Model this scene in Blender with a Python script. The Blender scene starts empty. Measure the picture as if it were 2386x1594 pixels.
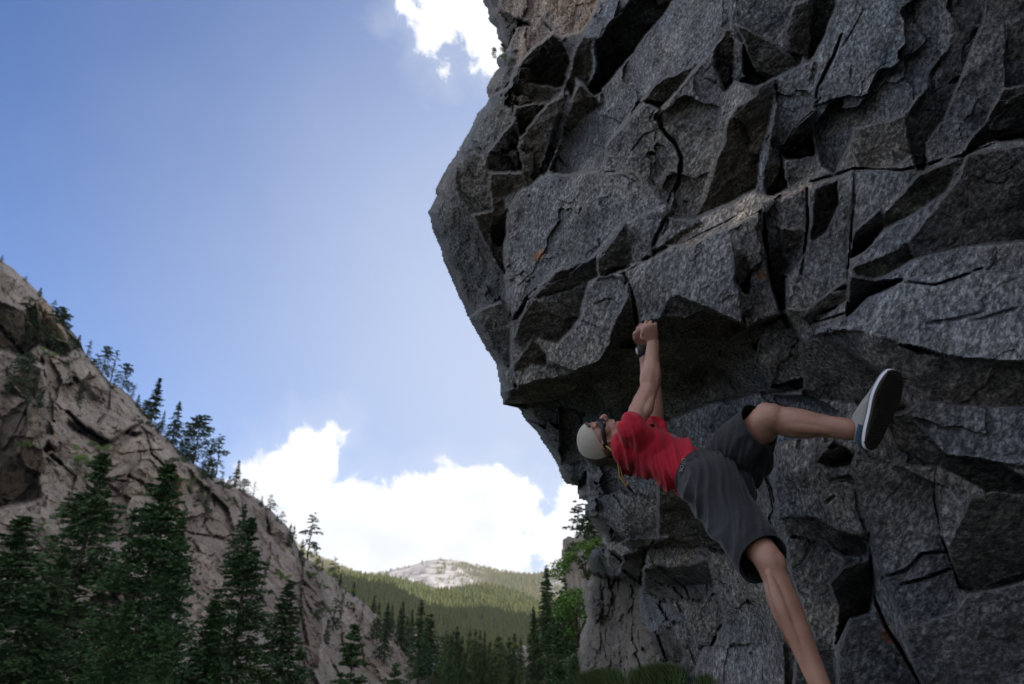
import bpy, bmesh, math, random
import numpy as np
from mathutils import Vector, Matrix, noise as mnoise

# ------------------------------------------------------------------ camera, sky, sun, exposure
scene = bpy.context.scene
PITCH = math.radians(23.0)
CAM = np.array([0.0, 0.0, 1.3])
FPX, CX, CY = 1590.7, 1193.0, 797.0
cp, sp = math.cos(PITCH), math.sin(PITCH)
RIGHT = np.array([1.0, 0, 0]); FWD = np.array([0, cp, sp]); UP = np.array([0, -sp, cp])

def P(px, py, d):
    """world point seen at photo coordinates (px, py) at depth d along the view axis"""
    u = (np.asarray(px, float) - CX) / FPX
    v = (CY - np.asarray(py, float)) / FPX
    d = np.asarray(d, float)
    return CAM + (d * u)[..., None] * RIGHT + (d * v)[..., None] * UP + d[..., None] * FWD

def ray(px, py):
    r = P(px, py, 1.0) - CAM
    return r / np.linalg.norm(r)

def height_for(base, apex_py):
    rel = np.asarray(base) - CAM
    yc = rel @ UP; zc = rel @ FWD
    v = (CY - apex_py) / FPX
    return (v * zc - yc) / (cp - v * sp)

cam_data = bpy.data.cameras.new('camera'); cam = bpy.data.objects.new('camera', cam_data)
scene.collection.objects.link(cam); scene.camera = cam
cam.location = CAM; cam.rotation_euler = (math.radians(90) + PITCH, 0, 0)
cam_data.lens = 24; cam_data.sensor_width = 36; cam_data.sensor_fit = 'HORIZONTAL'
cam_data.clip_start = 0.05; cam_data.clip_end = 30000
cam_data.dof.use_dof = True; cam_data.dof.focus_distance = 3.3; cam_data.dof.aperture_fstop = 2.8

SUN_AZ = math.radians(85)      # to the right of the view direction
SUN_EL = math.radians(42)
sun_dir = np.array([math.sin(SUN_AZ) * math.cos(SUN_EL), math.cos(SUN_AZ) * math.cos(SUN_EL), math.sin(SUN_EL)])

world = bpy.data.worlds.new('World'); scene.world = world; world.use_nodes = True
nt = world.node_tree; N = nt.nodes; Lk = nt.links
N.clear()
out = N.new('ShaderNodeOutputWorld'); bg = N.new('ShaderNodeBackground'); Lk.new(bg.outputs[0], out.inputs[0])
bg.inputs[1].default_value = 0.12
sky = N.new('ShaderNodeTexSky'); sky.sky_type = 'NISHITA'; sky.sun_disc = False
sky.sun_elevation = SUN_EL; sky.sun_rotation = SUN_AZ
sky.altitude = 1600; sky.air_density = 1.0; sky.dust_density = 0.8; sky.ozone_density = 3.0
geo = N.new('ShaderNodeTexCoord')
dirv = geo.outputs['Generated']
# clouds: groups of puffs placed by direction on the sky sphere
puffs = [(560,1190,85),(600,1150,85),(690,1105,105),(735,1045,65),(778,1003,34),(850,1210,110),(950,1190,95),(1060,1185,100),
         (1135,1155,80),(1195,1180,72),(1000,1300,130),(1150,1290,105),(760,1250,150),(1335,1190,70),(1290,1245,60),(1300,1330,55),(520,1320,190),
         (900,1400,160),(1180,1400,120),
         (945,15,42),(1030,30,75),(1000,95,38),(1095,60,75),(1150,95,70),(1150,140,38),(1130,20,80),(1000,-80,120),(1120,-110,150),(1029,165,20)]
dirs = [(ray(a, b), r / FPX * (1 / (1 + ((a-CX)**2 + (b-CY)**2) / FPX**2)) ) for a, b, r in puffs]
rr = random.Random(5)
for k in range(16):          # the rest of the sky carries the same heaped cumulus
    az = math.radians(62 + (k % 8) * 33 + rr.uniform(-8, 8)); el = math.radians(rr.uniform(8, 26) if k < 8 else rr.uniform(34, 66))
    dirs.append((np.array([math.sin(az)*math.cos(el), math.cos(az)*math.cos(el), math.sin(el)]), rr.uniform(.22, .36)))
def mth(op, a, b=None, c=None, clamp=False):
    m = N.new('ShaderNodeMath'); m.operation = op; m.use_clamp = clamp
    for i, s in enumerate((a, b, c)):
        if s is None: continue
        if isinstance(s, (int, float)): m.inputs[i].default_value = s
        else: Lk.new(s, m.inputs[i])
    return m.outputs[0]
cov = None
for d, r in dirs:
    vm = N.new('ShaderNodeVectorMath'); vm.operation = 'DISTANCE'
    Lk.new(dirv, vm.inputs[0]); vm.inputs[1].default_value = tuple(d)
    # height of a paraboloid puff: positive inside, same slope for all sizes
    h = mth('MULTIPLY_ADD', vm.outputs['Value'], -1.0, float(r))
    cov = h if cov is None else mth('SMOOTH_MAX', cov, h, 0.02)
def nz(scale, detail, rough, dist=0.0):
    n = N.new('ShaderNodeTexNoise'); n.inputs['Scale'].default_value = scale; n.inputs['Detail'].default_value = detail
    n.inputs['Roughness'].default_value = rough; n.inputs['Distortion'].default_value = dist; Lk.new(dirv, n.inputs['Vector'])
    return n.outputs['Fac']
n1 = mth('SUBTRACT', nz(22, 9, .62, .3), 0.5)
n2 = mth('SUBTRACT', nz(7, 3, .5), 0.5)
body = mth('ADD', cov, mth('MULTIPLY', n1, 0.10)); body = mth('ADD', body, mth('MULTIPLY', n2, 0.03))
mr = N.new('ShaderNodeMapRange'); mr.interpolation_type = 'SMOOTHSTEP'; Lk.new(body, mr.inputs[0])
mr.inputs[1].default_value = -0.006; mr.inputs[2].default_value = 0.012; mr.inputs[3].default_value = 0; mr.inputs[4].default_value = 1
mr2 = N.new('ShaderNodeMapRange'); Lk.new(body, mr2.inputs[0]); mr2.inputs[1].default_value = -0.04; mr2.inputs[2].default_value = 0.05
wisp = mth('MULTIPLY', mr2.outputs[0], 0.35)
cover = mth('MAXIMUM', mr.outputs[0], wisp)
shade = N.new('ShaderNodeMapRange'); Lk.new(nz(13, 6, .6, .2), shade.inputs[0]); shade.inputs[1].default_value = .35; shade.inputs[2].default_value = .65
shade.inputs[3].default_value = 5.4; shade.inputs[4].default_value = 6.3
cc = N.new('ShaderNodeCombineColor')
for i, k in enumerate((0.985, 0.99, 1.01)): Lk.new(mth('MULTIPLY', shade.outputs[0], k), cc.inputs[i])
# pale glow painted into the sky, mixed in under the clouds
mix = N.new('ShaderNodeMix'); mix.data_type = 'RGBA'
Lk.new(cover, mix.inputs[0]); Lk.new(cc.outputs[0], mix.inputs[7])
tint = N.new('ShaderNodeMix'); tint.data_type = 'RGBA'; tint.blend_type = 'MULTIPLY'; tint.inputs[0].default_value = 1
tint.inputs[7].default_value = (.66, .82, 1.08, 1); Lk.new(sky.outputs[0], tint.inputs[6])
# the painted glow: a pale veil widening from low ahead
vd = N.new('ShaderNodeVectorMath'); vd.operation = 'DISTANCE'; Lk.new(dirv, vd.inputs[0]); vd.inputs[1].default_value = tuple(ray(1330, 860))
veil = N.new('ShaderNodeMapRange'); veil.interpolation_type = 'SMOOTHSTEP'; Lk.new(mth('ADD', vd.outputs['Value'], mth('MULTIPLY', n2, .08)), veil.inputs[0])
veil.inputs[1].default_value = 0.90; veil.inputs[2].default_value = 0.0; veil.inputs[3].default_value = 0; veil.inputs[4].default_value = .95
vmix = N.new('ShaderNodeMix'); vmix.data_type = 'RGBA'; Lk.new(veil.outputs[0], vmix.inputs[0]); Lk.new(tint.outputs[2], vmix.inputs[6]); vmix.inputs[7].default_value = (3.3, 3.75, 4.75, 1)
Lk.new(vmix.outputs[2], mix.inputs[6])
Lk.new(mix.outputs[2], bg.inputs[0])

sd = bpy.data.lights.new('sun', 'SUN'); sd.energy = 4.8; sd.angle = math.radians(0.53); sd.color = (1.0, 0.95, 0.87)
sun = bpy.data.objects.new('sun', sd); scene.collection.objects.link(sun)
sun.rotation_euler = Vector(sun_dir).to_track_quat('Z', 'Y').to_euler()
vs = scene.view_settings
scene.display_settings.display_device = 'sRGB'; vs.view_transform = 'Standard'; vs.look = 'None'; vs.gamma = 1; vs.use_curve_mapping = False
vs.exposure = 0.72
scene.cycles.max_bounces = 6; scene.cycles.diffuse_bounces = 4; scene.cycles.use_denoising = True

# ------------------------------------------------------------------ helpers
COL = scene.collection
def tag(o, label=None, cat=None, group=None, kind=None):
    if label: o['label'] = label
    if cat: o['category'] = cat
    if group: o['group'] = group
    if kind: o['kind'] = kind
    return o
def link(name, me, mat=None, parent=None):
    o = bpy.data.objects.new(name, me); COL.objects.link(o)
    if mat is not None and me is not None:
        me.materials.clear()
        for m in (mat if isinstance(mat, (list, tuple)) else [mat]): me.materials.append(m)
    if parent is not None: o.parent = parent
    return o
def empty(name, loc=(0, 0, 0)):
    o = bpy.data.objects.new(name, None); COL.objects.link(o); o.location = loc; return o
def mesh_np(name, verts, faces, smooth=False):
    """verts (n,3); faces (m,k) array of equal size polygons"""
    me = bpy.data.meshes.new(name)
    verts = np.ascontiguousarray(verts, dtype=np.float32); faces = np.ascontiguousarray(faces, dtype=np.int32)
    me.vertices.add(len(verts)); me.vertices.foreach_set('co', verts.ravel())
    m, k = faces.shape
    me.loops.add(m * k); me.loops.foreach_set('vertex_index', faces.ravel())
    me.polygons.add(m); me.polygons.foreach_set('loop_start', np.arange(0, m * k, k, dtype=np.int32))
    me.polygons.foreach_set('use_smooth', np.full(m, smooth))
    me.update(calc_edges=True); me.validate()
    return me
rng = np.random.default_rng(7)
_perm = rng.permutation(256); _perm = np.concatenate([_perm, _perm, _perm])
_grad = rng.normal(size=(256, 3)); _grad /= np.linalg.norm(_grad, axis=1)[:, None]
def perlin(p):
    p = np.asarray(p, float); i = np.floor(p).astype(int); f = p - i; i &= 255
    w = f * f * f * (f * (f * 6 - 15) + 10)
    r = 0
    for dx in (0, 1):
        for dy in (0, 1):
            for dz in (0, 1):
                h = _perm[_perm[_perm[i[..., 0] + dx] + i[..., 1] + dy] + i[..., 2] + dz]
                g = _grad[h]
                q = f - np.array([dx, dy, dz])
                ww = (w[..., 0] if dx else 1 - w[..., 0]) * (w[..., 1] if dy else 1 - w[..., 1]) * (w[..., 2] if dz else 1 - w[..., 2])
                r = r + ww * (g * q).sum(-1)
    return r
def fbm(p, octv=4, gain=.5, lac=2.0, ridge=False):
    a, s, t = 1.0, 0, 0; p = np.asarray(p, float)
    for k in range(octv):
        n = perlin(p + 17.3 * k)
        if ridge: n = 0.5 - np.abs(n) * 2
        s = s + a * n; t += a; a *= gain; p = p * lac
    return s / t
def in_poly(px, py, poly):
    poly = np.asarray(poly, float); x0, y0 = poly[:, 0], poly[:, 1]; x1, y1 = np.roll(x0, -1), np.roll(y0, -1)
    c = np.zeros(px.shape, bool)
    for a, b, e, g in zip(x0, y0, x1, y1):
        if b == g: continue
        c ^= ((b > py) != (g > py)) & (px < (e - a) * (py - b) / (g - b) + a)
    return c
def seg_dist(px, py, pts):
    """distance to a polyline in photo px, and position along it 0..1"""
    pts = np.asarray(pts, float); best = np.full(px.shape, 1e9); tt = np.zeros(px.shape); n = len(pts) - 1
    for k in range(n):
        a, b = pts[k], pts[k + 1]; ab = b - a; L2 = ab @ ab + 1e-9
        t = np.clip(((px - a[0]) * ab[0] + (py - a[1]) * ab[1]) / L2, 0, 1)
        d = np.hypot(px - a[0] - t * ab[0], py - a[1] - t * ab[1]); m = d < best
        best = np.where(m, d, best); tt = np.where(m, (k + t) / n, tt)
    return best, tt
def rbf(ctrl):
    c = np.array(ctrl, float); xy = c[:, :2] / 300.0; v = np.log(c[:, 2]); n = len(c)
    d = np.linalg.norm(xy[:, None] - xy[None], axis=-1)
    A = np.zeros((n + 3, n + 3)); A[:n, :n] = d + np.eye(n) * .02; A[:n, n] = 1; A[:n, n+1:] = xy; A[n, :n] = 1; A[n+1:, :n] = xy.T
    w = np.linalg.solve(A, np.concatenate([v, np.zeros(3)]))
    def f(px, py):
        px = np.asarray(px, float); py = np.asarray(py, float); q = np.stack([px, py], -1) / 300.0
        s = w[n] + q @ w[n+1:]
        for k in range(n): s = s + w[k] * np.linalg.norm(q - xy[k], axis=-1)
        return np.exp(s)
    return f
def attr_color(me, name, arr):
    a = me.color_attributes.new(name, 'FLOAT_COLOR', 'POINT')
    b = np.ones((len(arr), 4), np.float32); b[:, :arr.shape[1]] = arr; a.data.foreach_set('color', b.ravel())

# ------------------------------------------------------------------ materials
class NT:
    def __init__(s, name, rough=.8, spec=.3):
        s.m = bpy.data.materials.new(name); s.m.use_nodes = True; s.t = s.m.node_tree; s.n = s.t.nodes; s.l = s.t.links
        s.b = s.n['Principled BSDF']; s.b.inputs['Roughness'].default_value = rough; s.b.inputs['Specular IOR Level'].default_value = spec
        s.co = s.n.new('ShaderNodeTexCoord')
    def set(s, k, v):
        if hasattr(v, 'node'): s.l.new(v, s.b.inputs[k])
        else: s.b.inputs[k].default_value = v
    def noise(s, scale, detail=4, rough=.55, dist=0, vec=None, stretch=None, rot=None):
        n = s.n.new('ShaderNodeTexNoise'); n.inputs['Scale'].default_value = scale; n.inputs['Detail'].default_value = detail
        n.inputs['Roughness'].default_value = rough; n.inputs['Distortion'].default_value = dist
        v = vec or s.co.outputs['Object']
        if stretch or rot:
            mp = s.n.new('ShaderNodeMapping'); mp.inputs['Scale'].default_value = stretch or (1, 1, 1); mp.inputs['Rotation'].default_value = rot or (0, 0, 0)
            s.l.new(v, mp.inputs[0]); v = mp.outputs[0]
        s.l.new(v, n.inputs['Vector']); return n.outputs['Fac']
    def ramp(s, fac, stops):
        r = s.n.new('ShaderNodeValToRGB'); s.l.new(fac, r.inputs[0]); e = r.color_ramp.elements
        while len(e) > 1: e.remove(e[-1])
        e[0].position = stops[0][0]; e[0].color = (*stops[0][1], 1)
        for p, c in stops[1:]:
            x = e.new(p); x.color = (*c, 1)
        return r.outputs[0]
    def mix(s, fac, a, b, mode='MIX'):
        m = s.n.new('ShaderNodeMix'); m.data_type = 'RGBA'; m.blend_type = mode
        for i, v in ((0, fac), (6, a), (7, b)):
            if hasattr(v, 'node'): s.l.new(v, m.inputs[i])
            elif i == 0: m.inputs[0].default_value = v
            else: m.inputs[i].default_value = (*v, 1)
        return m.outputs[2]
    def math(s, op, a, b=0.0, clamp=False):
        m = s.n.new('ShaderNodeMath'); m.operation = op; m.use_clamp = clamp
        for i, v in enumerate((a, b)):
            if hasattr(v, 'node'): s.l.new(v, m.inputs[i])
            else: m.inputs[i].default_value = v
        return m.outputs[0]
    def mapr(s, v, a, b, c=0, d=1):
        m = s.n.new('ShaderNodeMapRange'); s.l.new(v, m.inputs[0])
        for i, x in enumerate((a, b, c, d)): m.inputs[i + 1].default_value = x
        return m.outputs[0]
    def bump(s, h, strength, dist, prev=None):
        b = s.n.new('ShaderNodeBump'); b.inputs['Strength'].default_value = strength; b.inputs['Distance'].default_value = dist
        s.l.new(h, b.inputs['Height'])
        if prev is not None: s.l.new(prev, b.inputs['Normal'])
        return b.outputs[0]
    def attr(s, name):
        a = s.n.new('ShaderNodeAttribute'); a.attribute_name = name; return a
    def rand(s):
        return s.n.new('ShaderNodeObjectInfo').outputs['Random']

def granite_mat():
    s = NT('granite', .72, .35)
    t = s.attr('tint').outputs['Color']
    m1 = s.n.new('ShaderNodeMapping'); m1.inputs['Rotation'].default_value = (0, math.radians(55), 0); s.l.new(s.co.outputs['Object'], m1.inputs[0])
    fv = m1.outputs[0]        # x now runs along the foliation
    coarse = s.noise(1.6, 6, .6, .4)
    grain = s.noise(62, 3, .75, .2, vec=fv, stretch=(.5, 1, 1))
    fleck = s.noise(26, 5, .8, .3, vec=fv, stretch=(.28, 1, 1))
    streak = s.noise(5.5, 6, .7, .5, vec=fv, stretch=(.14, 1, 1))
    col = s.ramp(grain, [(.36, (.056, .060, .066)), (.5, (.160, .168, .184)), (.64, (.38, .395, .42))])
    col = s.mix(s.mapr(coarse, .35, .65), col, s.mix(1, col, (1.25, 1.1, .92), 'MULTIPLY'))
    patch = s.mapr(s.noise(3.5, 7, .68, .6, stretch=(1, 1, .5), rot=(.4, .3, 0)), .52, .66)
    col = s.mix(s.math('MULTIPLY', patch, .55), col, (.055, .055, .055))
    col = s.mix(s.math('MULTIPLY', s.mapr(fleck, .56, .7), .5), col, (.05, .05, .055))
    col = s.mix(1, col, s.ramp(streak, [(.3, (.45, .46, .50)), (.5, (1, 1, 1)), (.7, (1.6, 1.57, 1.5))]), 'MULTIPLY')
    spots = s.mapr(s.noise(4.2, 2, .5, 0), .735, .76)
    col = s.mix(s.math('MULTIPLY', spots, s.mapr(s.noise(60, 2), .4, .6)), col, (.42, .13, .03))
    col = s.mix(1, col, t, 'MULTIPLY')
    s.set('Base Color', col)
    n = s.bump(s.noise(7, 9, .68, .3, vec=fv, stretch=(.45, 1, 1)), .9, .07)
    n = s.bump(fleck, .8, .02, n)
    n = s.bump(grain, .5, .006, n)
    s.set('Normal', n)
    return s.m
def cliff_mat(name, warm, scale):
    s = NT(name, .85, .2)
    k = 1.0 / scale
    a = s.noise(k * .6, 8, .62, .5); b = s.noise(k * 5, 6, .7)
    col = s.ramp(a, [(.3, (.26, .215, .17)), (.5, (.37, .315, .26)), (.7, (.49, .43, .36))])
    col = s.mix(1, col, s.ramp(b, [(.3, (.6, .6, .62)), (.7, (1.25, 1.22, 1.18))]), 'MULTIPLY')
    lich = s.mapr(s.noise(k * 1.3, 5, .65, .2), .6, .72)
    col = s.mix(s.math('MULTIPLY', lich, .5), col, (.30, .24, .09))
    rust = s.mapr(s.noise(k * .9, 4, .6, .7, stretch=(1, 1, .35)), .63, .74)
    col = s.mix(s.math('MULTIPLY', rust, .5), col, (.34, .19, .11))
    dark = s.mapr(s.noise(k * 2.2, 7, .7, .8, stretch=(1, 1, .3)), .58, .72)
    col = s.mix(s.math('MULTIPLY', dark, .5), col, (.075, .07, .065))
    col = s.mix(1, col, warm, 'MULTIPLY')
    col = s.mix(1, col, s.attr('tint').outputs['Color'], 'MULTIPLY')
    s.set('Base Color', col)
    n = s.bump(s.noise(k * 2, 8, .7, .4), .7, .5 * scale)
    s.set('Normal', n)
    return s.m
def needle_mat(name, c0, c1, var=.35):
    s = NT(name, .7, .25)
    f = s.noise(1.1, 3, .6)
    col = s.ramp(f, [(.35, c0), (.68, c1)])
    r = s.mapr(s.rand(), 0, 1, 1 - var, 1 + var)
    cc = s.n.new('ShaderNodeCombineColor'); s.l.new(r, cc.inputs[0]); s.l.new(s.mapr(s.rand(), 0, 1, 1 - var*.6, 1 + var*.6), cc.inputs[1]); s.l.new(r, cc.inputs[2])
    s.set('Base Color', s.mix(1, col, cc.outputs[0], 'MULTIPLY'))
    return s.m
def plain(name, c, rough=.7, spec=.3, var=.12, scale=20, bump=0):
    s = NT(name, rough, spec)
    f = s.noise(scale, 5, .6)
    s.set('Base Color', s.mix(f, tuple(x * (1 - var) for x in c), tuple(x * (1 + var) for x in c)))
    if bump: s.set('Normal', s.bump(s.noise(scale * 3, 4, .6), .5, bump))
    return s.m
M = dict(
    granite=granite_mat(),
    cliff=cliff_mat('weathered_cliff_rock', (1, 1, 1), 5.0),
    scarp=cliff_mat('pale_scarp_rock', (1.0, 1.02, 1.04), 60.0),
    fir=needle_mat('fir_needles', (.034, .070, .028), (.085, .140, .048)),
    pine=needle_mat('pine_needles', (.045, .072, .034), (.09, .13, .055)),
    farfir=needle_mat('far_needles', (.10, .10, .032), (.23, .20, .062)),
    stand=needle_mat('stand_needles', (.05, .085, .028), (.13, .17, .055), .45),
    bark=plain('bark', (.085, .065, .05), .9, .1, .4, 6),
    leaf=needle_mat('shrub_leaves', (.09, .17, .035), (.18, .29, .05)),
    grass=needle_mat('grass_blades', (.03, .06, .015), (.08, .12, .035)),
    skin=None)
# ------------------------------------------------------------------ the overhanging rock wall
SIL = [(1121,-200),(1123,0),(1134,20),(1138,48),(1155,62),(1158,85),(1174,118),(1166,126),(1152,137),(1160,157),(1141,184),(1130,205),(1138,233),
       (1112,262),(1088,315),(1067,345),(1064,358),(1042,385),(1020,425),(1010,440),(1013,455),(998,494),(1002,512),(1005,532),(1022,570),
       (1030,610),(1046,640),(1063,680),(1090,740),(1130,812),(1155,850),(1158,872),(1165,915),(1172,945),(1200,944),(1222,975),(1270,1038),
       (1290,1070),(1307,1110),(1320,1128),(1345,1133),(1348,1163),(1366,1170),(1362,1200),(1374,1215),(1386,1232),(1398,1248),(1404,1275),(1378,1278),(1371,1300),(1370,1325),(1376,1340),(1360,1362),(1358,1400),
       (1365,1440),(1350,1482),(1345,1520),(1352,1594),(1340,1800),(2600,1800),(2600,-200)]
base_depth = rbf([(1150,-100,8.5),(1120,100,8.0),(1150,250,6.6),(1400,50,6.0),(1700,50,4.6),(2000,50,3.7),(2300,50,3.1),(2550,0,2.7),
    (1000,490,5.9),(1080,400,5.7),(1170,500,5.0),(1120,700,5.3),(1160,900,4.9),(1300,420,4.9),(1300,700,4.4),(1500,450,4.3),(1480,735,3.45),(1300,850,4.3),
    (1620,640,3.6),(1700,400,3.9),(1800,720,3.35),(1950,400,3.3),(2000,600,3.0),(2200,400,2.85),(2400,500,2.5),(2350,750,2.3),(2050,770,2.6),
    (1650,870,4.3),(1480,900,4.6),(1250,980,5.6),(1340,1120,6.2),(1420,1050,5.2),(1600,1000,4.2),(1800,940,3.5),(1960,890,3.05),(2150,950,2.5),(2400,950,2.25),
    (1450,1200,5.0),(1600,1200,4.5),(1750,1150,3.9),(1850,1100,3.05),(2000,1150,2.7),(2200,1150,2.4),(2400,1200,2.2),(1400,1270,5.8),
    (1370,1380,11.),(1430,1500,10.),(1350,1600,11.),(1470,1310,5.8),(1560,1350,5.2),(1580,1500,5.2),(1700,1450,4.2),(1850,1450,3.3),(2000,1400,2.8),(2200,1400,2.35),
    (2400,1500,2.1),(1700,1650,3.9),(2000,1650,2.7),(1480,1600,6.8),(2400,1700,2.0)])
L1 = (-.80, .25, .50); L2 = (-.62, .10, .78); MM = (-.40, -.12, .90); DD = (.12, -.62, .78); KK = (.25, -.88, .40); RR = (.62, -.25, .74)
W1 = (1.25, 1.13, 1.02); WB = (.62, .53, .45); BL = (.86, .97, 1.14); GY = (1, 1, 1); DK = (.5, .5, .5); GR = (.62, .66, .62); DB = (.42, .38, .34)
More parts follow.
